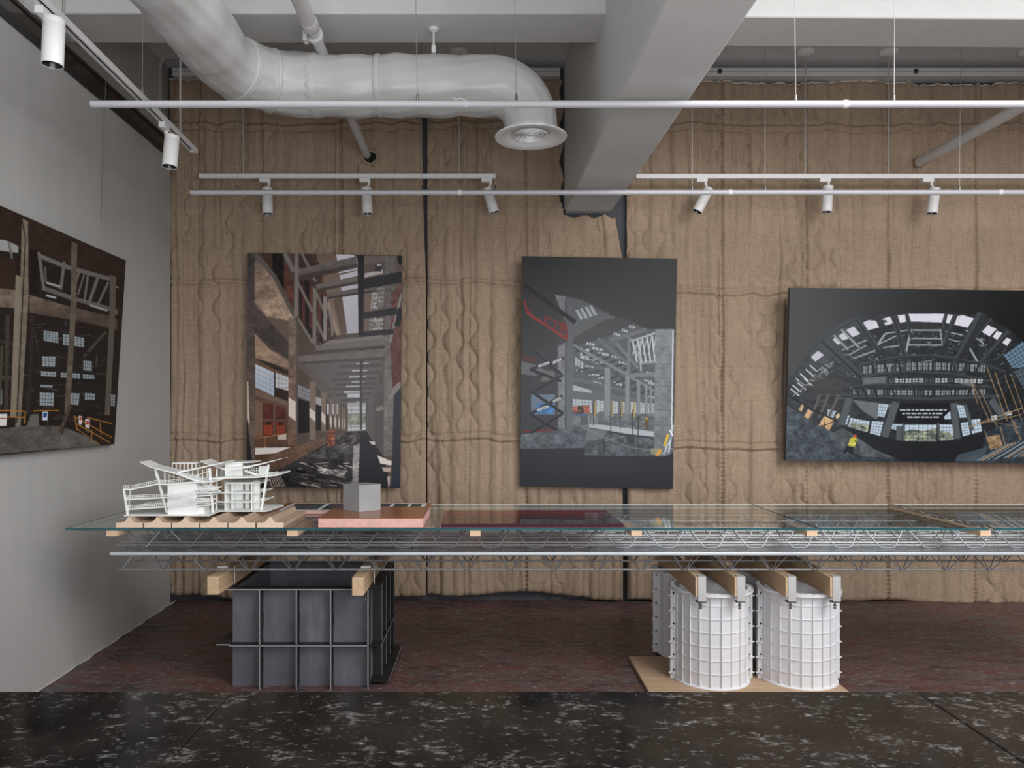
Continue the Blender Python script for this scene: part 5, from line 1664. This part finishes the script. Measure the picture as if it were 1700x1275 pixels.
    p([(410, 920), (600, 975), (800, 1028), (1130, 1024), (1330, 965), (1310, 1080), (1110, 1140), (800, 1146), (640, 1080)], (42, 44, 48), 0.92)
    for k in range(12):
        c.line([(120 + k * 24, 930 + k * 10), (150 + k * 34, 1140)], 3, r.choice([(100, 106, 112), (60, 64, 70)]))
    # right: blue windows, scaffolding, pipes
    p([(1412, 502), (1530, 418), (1600, 470), (1600, 560), (1470, 582)], (112, 136, 156)); c.grid([(1412, 502), (1530, 418), (1590, 520), (1470, 582)], 6, 5, (38, 42, 46), 3, 0.9)
    p([(1480, 600), (1620, 560), (1640, 680), (1540, 700)], (70, 82, 92)); c.grid([(1480, 600), (1620, 560), (1640, 680), (1540, 700)], 6, 4, (150, 160, 168), 3, 0.6)
    p([(1310, 970), (1480, 890), (1640, 860), (1640, 1166), (1120, 1160), (1290, 1090)], (66, 74, 82), 0.9, None, None, None, 0.4); p([(1310, 1000), (1395, 985), (1415, 1060), (1340, 1080)], (168, 138, 108), 0.8, None, None, None, 0.4); p([(1140, 1110), (1320, 1060), (1300, 1150), (1120, 1150)], (92, 106, 116), 0.7)
    for q, w in (([(1310, 570), (1440, 900)], 5), ([(1360, 600), (1500, 980)], 5), ([(1230, 680), (1330, 900)], 4), ([(1270, 700), (1380, 940)], 4), ([(1420, 620), (1530, 900)], 4), ([(1460, 620), (1560, 900)], 4), ([(1210, 640), (1260, 800)], 4), ([(1200, 940), (1530, 820)], 6), ([(1260, 920), (1530, 860)], 4), ([(1300, 960), (1350, 1060)], 4), ([(1400, 940), (1440, 1090)], 5), ([(1480, 900), (1530, 1030)], 5), ([(1330, 900), (1520, 940)], 3)):
        c.line(q, w, (158, 136, 104))
    for k in range(26):
        x = 1250 + k * 14
        c.line([(x, 1150 - k * 1.5), (x + 200, 1040 - k * 3)], 4, r.choice([(150, 160, 168), (96, 106, 116), (58, 64, 72), (178, 150, 120), (120, 132, 142)]))
    # worker in a vest
    p([(468, 1052), (484, 1006), (506, 998), (528, 1016), (512, 1060)], (192, 186, 72)); c.line([(474, 1036), (516, 1044)], 4, (224, 224, 200)); c.line([(512, 1020), (530, 1048), (512, 1056)], 8, (62, 60, 62))
    p([(500, 992), (508, 984), (522, 988), (522, 1002), (504, 1002)], (206, 96, 66)); p([(462, 1054), (506, 1062), (486, 1104), (474, 1102), (478, 1078), (448, 1100), (440, 1094)], (48, 46, 50))
    c.haze((116, 120, 124), 330, 560, 330, 420, 0.22)
    c.grain(0.10)
    return c


# ---- print on the left wall: dim concrete frame with barriers
def art_frame():
    c = Canvas([(-142, -16), (491, 267), (447, 983), (-142, 1034)], (46, 40, 37))
    p = c.poly
    p([(-142, -30), (0, 50), (492, 266), (492, 350), (0, 190), (-142, 150)], (56, 44, 40), 1, (62, 50, 45), (0, 60), (400, 300), 0.2)
    r = random.Random(2)
    for k in range(260):
        x, y = r.uniform(-120, 450), r.uniform(480, 900)
        g = r.choice([(34, 31, 30), (62, 58, 54), (78, 76, 72), (40, 36, 34), (90, 92, 92)])
        if r.random() < 0.6:
            c.line([(x, y), (x + r.uniform(10, 60), y + r.uniform(-6, 8))], r.uniform(2, 5), g, 0.8)
        else:
            c.line([(x, y), (x + r.uniform(-3, 3), y + r.uniform(15, 60))], r.uniform(2, 5), g, 0.8)
    p([(-142, 170), (20, 185), (72, 208), (72, 236), (-142, 210)], (150, 151, 152)); c.line([(34, 190), (46, 250), (36, 370)], 9, (112, 112, 110)); p([(-142, 240), (60, 260), (60, 380), (-142, 370)], (60, 46, 42))
    # truss
    p([(118, 215), (150, 230), (150, 400), (118, 400)], (40, 32, 30))
    G = (116, 114, 110)
    c.line([(150, 246), (260, 290), (432, 338)], 17, G); c.line([(165, 372), (280, 412), (480, 470)], 17, (108, 106, 102)); c.line([(152, 232), (172, 380)], 12, G); c.line([(176, 290), (180, 352), (236, 372), (250, 300)], 9, (96, 94, 90)); c.line([(252, 270), (238, 380)], 12, G); c.line([(310, 310), (275, 420)], 10, G); c.line([(345, 320), (330, 430)], 9, G); c.line([(388, 318), (346, 440)], 13, G); c.line([(425, 350), (380, 445)], 10, G); c.line([(330, 320), (305, 400)], 7, G)
    c.line([(182, 352), (236, 368)], 8, (158, 160, 162)); c.line([(180, 402), (220, 412)], 8, (170, 172, 174)); c.line([(352, 440), (420, 462)], 8, (160, 160, 160)); c.line([(455, 368), (486, 378)], 6, (150, 152, 154)); c.line([(452, 470), (480, 478)], 14, (110, 106, 102))
    # beams
    p([(116, 400), (280, 448), (430, 482), (484, 508), (480, 548), (430, 530), (280, 498), (116, 470)], (112, 100, 90), 1, (92, 82, 75), (200, 420), (200, 500), 0.2); p([(-142, 360), (70, 382), (72, 452), (-142, 440)], (118, 106, 95), 1, None, None, None, 0.2)
    # windows
    for q, a, b in (([(170, 540), (229, 546), (229, 590), (170, 580)], 5, 5), ([(246, 552), (271, 556), (271, 600), (246, 596)], 2, 4), ([(291, 562), (330, 568), (330, 606), (291, 600)], 3, 4), ([(165, 640), (218, 642), (216, 682), (165, 680)], 4, 4), ([(160, 698), (220, 702), (220, 722), (160, 718)], 5, 2), ([(238, 704), (314, 708), (314, 728), (238, 724)], 6, 2), ([(324, 710), (370, 714), (370, 730), (324, 728)], 4, 2), ([(158, 752), (206, 754), (206, 764), (158, 762)], 4, 1), ([(155, 782), (212, 784), (210, 836), (155, 834)], 5, 4), ([(276, 784), (312, 786), (308, 832), (276, 830)], 3, 4), ([(326, 656), (360, 660), (360, 700), (326, 696)], 4, 3), ([(332, 784), (372, 786), (372, 812), (332, 812)], 4, 2), ([(434, 790), (452, 792), (450, 838), (434, 836)], 2, 4), ([(-40, 770), (8, 772), (8, 830), (-40, 828)], 3, 4)):
        c.win(q, (156, 166, 172), (60, 60, 60), a, b, 2)
    c.line([(330, 640), (415, 545)], 12, (86, 80, 74)); c.line([(150, 600), (430, 640)], 8, (40, 36, 34)); c.line([(140, 730), (430, 742)], 14, (38, 34, 33)); c.line([(0, 580), (80, 600)], 10, (66, 60, 54)); c.line([(-100, 720), (60, 725)], 14, (80, 74, 66)); c.line([(30, 480), (24, 860)], 16, (74, 68, 62)); c.line([(8, 600), (-4, 860)], 10, (84, 78, 70)); c.line([(120, 480), (150, 620)], 8, (64, 60, 57)); c.line([(130, 480), (110, 870)], 12, (58, 53, 50))
    # columns
    p([(62, 320), (84, 330), (66, 880), (40, 880)], (134, 126, 114)); p([(86, 100), (110, 112), (112, 420), (80, 920), (60, 920), (76, 500)], (124, 116, 105), 1, None, None, None, 0.15); c.line([(84, 95), (100, 180), (66, 900)], 4, (40, 34, 32)); p([(280, 190), (302, 200), (300, 440), (274, 862), (252, 862), (276, 470)], (108, 100, 91), 1, None, None, None, 0.15); p([(430, 320), (456, 330), (450, 520), (430, 872), (410, 872), (428, 500)], (106, 100, 93)); p([(466, 310), (490, 318), (486, 470), (462, 980), (446, 980)], (52, 42, 39), 0.9)
    # ground and barriers
    p([(-142, 960), (0, 925), (110, 912), (240, 914), (330, 950), (398, 990), (-142, 1036)], (92, 90, 87), 1, (108, 106, 102), (100, 920), (200, 1000), 0.2)
    p([(104, 916), (120, 870), (150, 866), (154, 916)], (112, 110, 106)); c.line([(234, 942), (276, 836)], 15, (90, 80, 72)); c.line([(242, 945), (282, 840)], 4, (46, 42, 40))
    O = (176, 128, 62)
    for q in ([(-142, 850), (100, 856)], [(100, 856), (96, 905)], [(100, 880), (-10, 878)], [(130, 855), (230, 853)], [(292, 872), (302, 930)], [(288, 875), (440, 960)], [(302, 925), (390, 985)], [(392, 900), (398, 975)], [(340, 880), (440, 905)]):
        c.line(q, 4, O)
    p([(-60, 866), (28, 866), (26, 914), (-60, 914)], (206, 204, 202)); c.line([(-50, 884), (24, 884)], 4, (150, 80, 70)); p([(166, 858), (187, 858), (186, 892), (166, 892)], (200, 206, 214)); p([(169, 862), (184, 862), (183, 880), (169, 880)], (52, 86, 140)); p([(308, 873), (322, 876), (320, 918), (308, 914)], (206, 200, 198)); p([(334, 885), (352, 888), (350, 942), (334, 936)], (210, 204, 202))
    c.line([(311, 884), (319, 886)], 10, (170, 66, 60)); c.line([(338, 900), (348, 903)], 14, (176, 66, 62)); c.line([(338, 926), (348, 929)], 4, (90, 90, 90))
    p([(300, 900), (440, 970), (446, 983), (398, 990), (310, 930)], (50, 46, 44), 0.8)
    c.line([(300, 905), (430, 978)], 4, O); c.line([(360, 930), (358, 965)], 4, O)
    c.grain(0.10)
    return c


yx = lambda pts, ds: [P(x, y, d) for (x, y), d in zip(pts, ds)]
print_panel('photo_picture_panel', 'upright colour print at the left of the burlap, a long roofless hall with beams', yx([(410.3, 419.6), (667, 424.2), (664.3, 810.5), (409.3, 808.5)], (5.78, 5.78, 5.80, 5.80)), art_hall(), 330, 500, 0.022, G1)
print_panel('photo_picture_panel', 'upright dark print on the burlap below the beam end, showing a scissor lift', yx([(866.8, 425.3), (1124, 429.5), (1117, 812), (863.5, 807)], (5.735, 5.735, 5.82, 5.82)), art_lift(), 330, 490, 0.03, G2)
print_panel('photo_picture_panel', 'wide dark print at the right showing a curved fisheye view of a hall', yx([(1311.3, 477.5), (1780, 483.2), (1775, 770), (1304.3, 764.5)], (5.665, 5.665, 5.77, 5.77)), art_fisheye(), 560, 350, 0.03, G3)
dl = 4.78
Lt, Lb = P(209, 432.5, dl), P(190, 737.5, dl)
w_ = 1.95
lt2, lb2 = Lt - Vector((0, w_, 0)) + Vector((0.0288 * w_ * 1.0 + 0.0, 0, 0.0)), Lb - Vector((0, w_, 0)) + Vector((0.0288 * w_, 0, 0))
# canvas corners for the far left end follow from the room
pj = lambda v: ((v.x * F / v.y + CX) * 2.36, ((EYE - v.z) * F / v.y + CY - 320) * 2.36)
cv = art_frame()
cv.q = [np.array(pj(lt2)), np.array(pj(Lt)), np.array(pj(Lb)), np.array(pj(lb2))]
print_panel('photo_picture_panel', 'large dim print leaning out from the pale left wall, a concrete frame with orange barriers', [lt2, Lt, Lb, lb2], cv, 420, 420, 0.022, G0)
wire = tag(MB().tube([P(167.5, 420, 4.70) + Vector((-0.005, 0, -0.03)), Vector((wl(4.7) + 0.03, 4.70, 3.56))], 0.0018, 6).build('hanging_wire', M['cable'], origin=Vector((wl(4.7) + 0.03, 4.70, 3.56))), 'thin wire holding the print on the left wall', 'wire')

# small prints on the board behind the orange slab
prn = bpy.data.objects['print_board']
for i, (xa, xb, ya, yb) in enumerate(((-1.175, -0.985, 4.325, 4.615), (-0.965, -0.775, 4.325, 4.615), (-0.755, -0.585, 4.325, 4.615), (-0.565, -0.480, 4.325, 4.60), (-0.462, -0.400, 4.325, 4.60))):
    MB().box((xa, ya, zp + 0.0006), (xb, yb, zp + 0.0011)).build('small_photo', M['small_photo'], prn)

# ------------------------------------------------------------------ white building model on the tiles
ZB = ZG + 0.0512
mod = thing('architectural_model', 'white building model with folded roof plates standing on the clay tiles', 'building model', P(330, 855, 3.95))
MW = M['model']
bp = lambda x, d: Vector(((x - CX) * d / F, d, ZB))
base = [bp(205.5, 3.835), bp(348, 3.835), bp(365, 4.0), bp(443, 4.0), bp(471, 4.24), Vector(((205.5 - CX) * 3.835 / F, 4.24, ZB))]
MB().prism(base, (0, 0, 0.004)).build('base_plate', MW, mod)


def slab(name, pts, d, depth, th0, th1=None):
    """plate whose front edge follows the points; it runs straight back"""
    th1 = th0 if th1 is None else th1
    n = len(pts)
    up = [P(x, y, d) for x, y in pts]
    lo = [p - Vector((0, 0, (th0 + (th1 - th0) * i / (n - 1)))) for i, p in enumerate(up)]
    back = Vector((0, depth, 0))
    vs = up + lo + [p + back for p in up] + [p + back for p in lo]
    fs = []
    for i in range(n - 1):
        fs += [(i, i + 1, n + i + 1, n + i), (2 * n + i, 3 * n + i, 3 * n + i + 1, 2 * n + i + 1), (i, 2 * n + i, 2 * n + i + 1, i + 1), (n + i, n + i + 1, 3 * n + i + 1, 3 * n + i)]
    fs += [(0, n, 3 * n, 2 * n), (n - 1, 3 * n - 1, 4 * n - 1, 2 * n - 1)]
    return MB().add(vs, fs).build(name, MW, mod, smooth=False)


def railing(pts, d, h=0.0155, step=0.011, lift=0.0):
    mb = MB()
    w = [P(x, y, d) + Vector((0, 0, lift)) for x, y in pts]
    for a, b in zip(w, w[1:]):
        L = (b - a).length
        n = max(1, int(L / step))
        for hh in (h, h * 0.5):
            mb.bar(a + Vector((0, 0, hh)), b + Vector((0, 0, hh)), 0.0016, 0.0022)
        for i in range(n + 1):
            p = a + (b - a) * i / n
            mb.bar(p, p + Vector((0, 0, h)), 0.0018, 0.0018, (0, 1, 0))
    return mb.build('railing', MW, mod, smooth=False)


def post(x1, y1, x2, y2, d, w=0.0085, d2=None):
    a, b = P(x1, y1, d), P(x2, y2, d2 or d)
    if b.z < ZB + 0.003:
        b = a + (b - a) * ((a.z - ZB - 0.003) / (a.z - b.z))
    return MB().bar(a, b, w, w, (0, 1, 0)).build('column', MW, mod, smooth=False)


def wallbox(name, x1, y1, x2, y2, d, depth):
    a, b = P(x1, y2, d), P(x2, y1, d)
    a.z = max(a.z, ZB + 0.003)
    return MB().box(a, b + Vector((0, depth, 0))).build(name, MW, mod, smooth=False)


def frame(x1, y1, x2, y2, d, nx, ny, bar=0.0042, depth=0.006):
    mb = MB()
    for i in range(nx + 1):
        x = x1 + (x2 - x1) * i / nx
        mb.bar(P(x, y1, d), P(x, y2, d), bar, depth, (0, 1, 0))
    for i in range(ny + 1):
        y = y1 + (y2 - y1) * i / ny
        mb.bar(P(x1, y, d), P(x2, y, d), depth, bar)
    return mb.build('window_frame', MW, mod, smooth=False)


# left wing
dA = 3.865
floor_y = 855.0
wallbox('core_block', 278.2, 802.5, 326, floor_y, dA, 0.11)
top = [(204.8, 811.3), (217, 811.5), (261.5, 802.3), (270, 803), (278, 803), (326, 799.3), (354, 798.3)]
slab('floor_slab', top, dA - 0.008, 0.16, 0.0072)
railing([(205, 811.0), (217, 811.2), (261.5, 802), (278, 802.5), (300, 800.5)], dA - 0.006)
l2 = [(208.6, 828.3), (278.2, 825.0)]
slab('floor_slab', l2, dA - 0.004, 0.10, 0.0066); railing([(209, 828.1), (278, 824.8)], dA - 0.003)
l1 = [(209.2, 844.8), (278.2, 840.2)]
slab('floor_slab', l1, dA - 0.004, 0.10, 0.0066); railing([(209.5, 844.6), (278, 840)], dA - 0.003)
railing([(240, 840.5), (278, 835.5)], dA + 0.05)
slab('stair_flight', [(278.5, 827), (326, 818.5), (350, 813.5)], dA - 0.014, 0.012, 0.004); railing([(278.5, 826.8), (326, 818.3), (350, 813.3)], dA - 0.013, 0.013)
slab('stair_flight', [(282, 823.5), (326, 831), (346, 832.5)], dA - 0.03, 0.012, 0.004); railing([(282, 823.3), (326, 830.8), (346, 832.3)], dA - 0.029, 0.012)
slab('stair_flight', [(278.5, 841), (326, 834.5), (343, 833)], dA - 0.018, 0.012, 0.004); railing([(278.5, 840.8), (326, 834.3)], dA - 0.017, 0.013)
for (xa, xb, y, dp) in ((326, 355, 811.5, 0.12), (326, 357, 817.3, 0.09), (326, 350, 822.5, 0.09), (326, 347, 831.5, 0.10), (326, 348, 838.5, 0.10)):
    slab('landing', [(xa, y), (xb, y - 0.8)], dA, dp, 0.0062)
    railing([(xa, y - 0.2), (xb, y - 1.0)], dA + 0.003, 0.012)
slab('stair_flight', [(336, 802), (350, 812), (361, 812)], dA + 0.02, 0.02, 0.005); railing([(336, 802), (350, 811.5), (361, 811.5)], dA + 0.02, 0.014)
wallbox('core_wall', 326, 841, 339, floor_y, dA + 0.03, 0.07)
post(205.6, 812, 212.2, 855.5, dA - 0.006); post(217, 813, 213.2, 854, dA + 0.06, 0.0075)
post(258.2, 779, 277.5, 851, dA + 0.02, 0.0105)
post(273.6, 784, 274.2, 802, dA + 0.05, 0.006)
post(348, 777, 353.6, 851, dA + 0.04, 0.0105); post(360, 778, 359.6, 849, 4.06, 0.0085)
for x, ya, yb in ((281, 787, 801), (289, 789, 801), (296.5, 791.5, 800.5), (304, 793, 800), (312, 783, 796), (320, 781, 796), (328.5, 780, 795), (336.4, 779, 794), (344, 778, 793)):
    post(x, ya, x, yb, dA + 0.08, 0.0035)
post(276, 788, 310, 797, dA + 0.08, 0.003); post(312, 794.5, 348, 781.5, dA + 0.08, 0.003)
# folded roof
slab('roof_plate', [(231.2, 766.6), (248, 774.3), (268, 779.2), (288.8, 783.8), (315.3, 792.6), (336, 799.0)], dA, 0.13, 0.002, 0.0125)
slab('roof_plate', [(287, 784.5), (311, 779.6), (335, 774.8), (362, 769.3), (374, 766.3)], dA + 0.03, 0.15, 0.0105, 0.004)
slab('roof_plate', [(333, 764.8), (343, 769.3), (358, 773.5), (372.5, 778)], 4.05, 0.16, 0.003, 0.008)
frame(286, 769, 325.5, 780.5, 4.06, 6, 1); slab('window_head', [(285.3, 768.2), (326.3, 768.2)], 4.055, 0.10, 0.005); frame(330, 769, 330.6, 780.5, 4.12, 1, 1)
# right wing
dB = 4.04
slab('floor_slab', [(326, 795.2), (373, 792.3), (427, 791.2), (462, 787.0)], 3.985, 0.24, 0.0075)
railing([(427, 790.8), (462, 786.6)], 3.99, 0.012)
for y in (817.3, 832.8):
    slab('floor_slab', [(360, y - 0.2), (373, y), (431, y)], dB - 0.01, 0.20, 0.0055)
slab('balcony', [(427, 816.8), (440, 814.6)], dB + 0.04, 0.16, 0.005); slab('balcony', [(427, 832.3), (440.5, 829.6)], dB + 0.04, 0.16, 0.005)
railing([(427, 816.6), (440, 814.4)], dB + 0.045, 0.010); railing([(427, 832.1), (440.5, 829.4)], dB + 0.045, 0.010)
slab('floor_slab', [(373, 800.8), (431, 800.8)], dB - 0.006, 0.19, 0.009)
for xa, xb in ((373, 384), (388, 403.3), (406.8, 414), (416.6, 421)):
    wallbox('wall', xa, 798, xb, 848.5, dB + 0.075, 0.012)
wallbox('wall', 384, 801, 388, 848.5, dB + 0.05, 0.03); wallbox('wall', 421, 798, 431, 848.5, dB + 0.03, 0.012); wallbox('wall', 372.6, 800, 374.2, 849, dB - 0.006, 0.16)
wallbox('wall', 403, 800, 407, 848.5, dB + 0.13, 0.01); wallbox('wall', 413.5, 800, 417, 848.5, dB + 0.13, 0.01)
post(417.8, 800, 418, 849, dB - 0.004, 0.006)
wallbox('wall', 373, 768.5, 402.5, 791, dB + 0.02, 0.012); wallbox('wall', 429.8, 773.5, 442.5, 789, dB + 0.05, 0.012)
frame(384.5, 768.8, 411.5, 774.8, dB + 0.10, 5, 1); slab('roof_plate', [(372.2, 768.0), (421, 766.8)], dB + 0.012, 0.13, 0.0042)
frame(403, 777, 429.5, 790, dB + 0.05, 7, 3, 0.003, 0.004)
slab('stair_flight', [(405.5, 779.5), (430, 788.3)], dB + 0.02, 0.02, 0.011)
slab('roof_plate', [(386, 776.2), (412, 773.8), (440, 767.8), (466.3, 761.4)], 4.0, 0.14, 0.014, 0.0015)
post(446, 771.5, 433.8, 849, dB - 0.005, 0.0105)
for x in (365.5, 369):
    frame(x, 779, x + 2, 792, dB + 0.08, 1, 3, 0.002, 0.003)

# ------------------------------------------------------------------ light and camera
W = bpy.data.worlds.new('daylight'); bpy.context.scene.world = W
W.use_nodes = True
nt = W.node_tree
bg = nt.nodes['Background']
tc = nt.nodes.new('ShaderNodeTexCoord'); sp = nt.nodes.new('ShaderNodeSeparateXYZ'); rp = nt.nodes.new('ShaderNodeValToRGB')
mr = nt.nodes.new('ShaderNodeMapRange'); mr.inputs[1].default_value = -1; mr.inputs[2].default_value = 1
nt.links.new(tc.outputs['Generated'], sp.inputs[0]); nt.links.new(sp.outputs['Z'], mr.inputs[0]); nt.links.new(mr.outputs[0], rp.inputs[0]); nt.links.new(rp.outputs[0], bg.inputs[0])
e = rp.color_ramp.elements
e[0].position, e[0].color = 0.40, (1.15, 1.13, 1.10, 1)
e[1].position, e[1].color = 0.60, (0.95, 0.98, 1.0, 1)
bg.inputs['Strength'].default_value = 0.33


def area(name, loc, target, sx, sy, power, color=(1, 1, 1)):
    l = bpy.data.lights.new(name, 'AREA'); l.shape = 'RECTANGLE'; l.size = sx; l.size_y = sy; l.energy = power; l.color = color
    o = bpy.data.objects.new(name, l); COL.objects.link(o); o.location = loc
    o.rotation_euler = (Vector(target) - Vector(loc)).to_track_quat('-Z', 'Y').to_euler()
    return o


area('window_daylight', (4.3, -0.4, 5.1), (1.2, 5.9, 1.5), 4.2, 4.2, 470, (1.0, 0.985, 0.97))
area('window_daylight_front', (0.8, -0.2, 1.5), (0.4, 5.0, 0.7), 5.0, 1.4, 128, (0.98, 0.99, 1.0))

cam = bpy.data.cameras.new('camera')
co = bpy.data.objects.new('camera', cam); COL.objects.link(co)
co.location = (0, 0, EYE); co.rotation_euler = (math.pi / 2, 0, 0)
cam.sensor_fit = 'HORIZONTAL'; cam.sensor_width = 36.0; cam.lens = 36.0 * F / 1700
cam.shift_x = (850 - CX) / 1700; cam.shift_y = (CY - 637.5) / 1700
cam.clip_start = 0.05; cam.clip_end = 100
sc = bpy.context.scene
sc.camera = co
sc.view_settings.view_transform = 'Standard'
sc.view_settings.look = 'None'
sc.view_settings.gamma = 1
sc.view_settings.exposure = -0.1
sc.view_settings.use_curve_mapping = False
sc.cycles.max_bounces = 10
sc.cycles.transparent_max_bounces = 24
sc.cycles.sample_clamp_indirect = 6
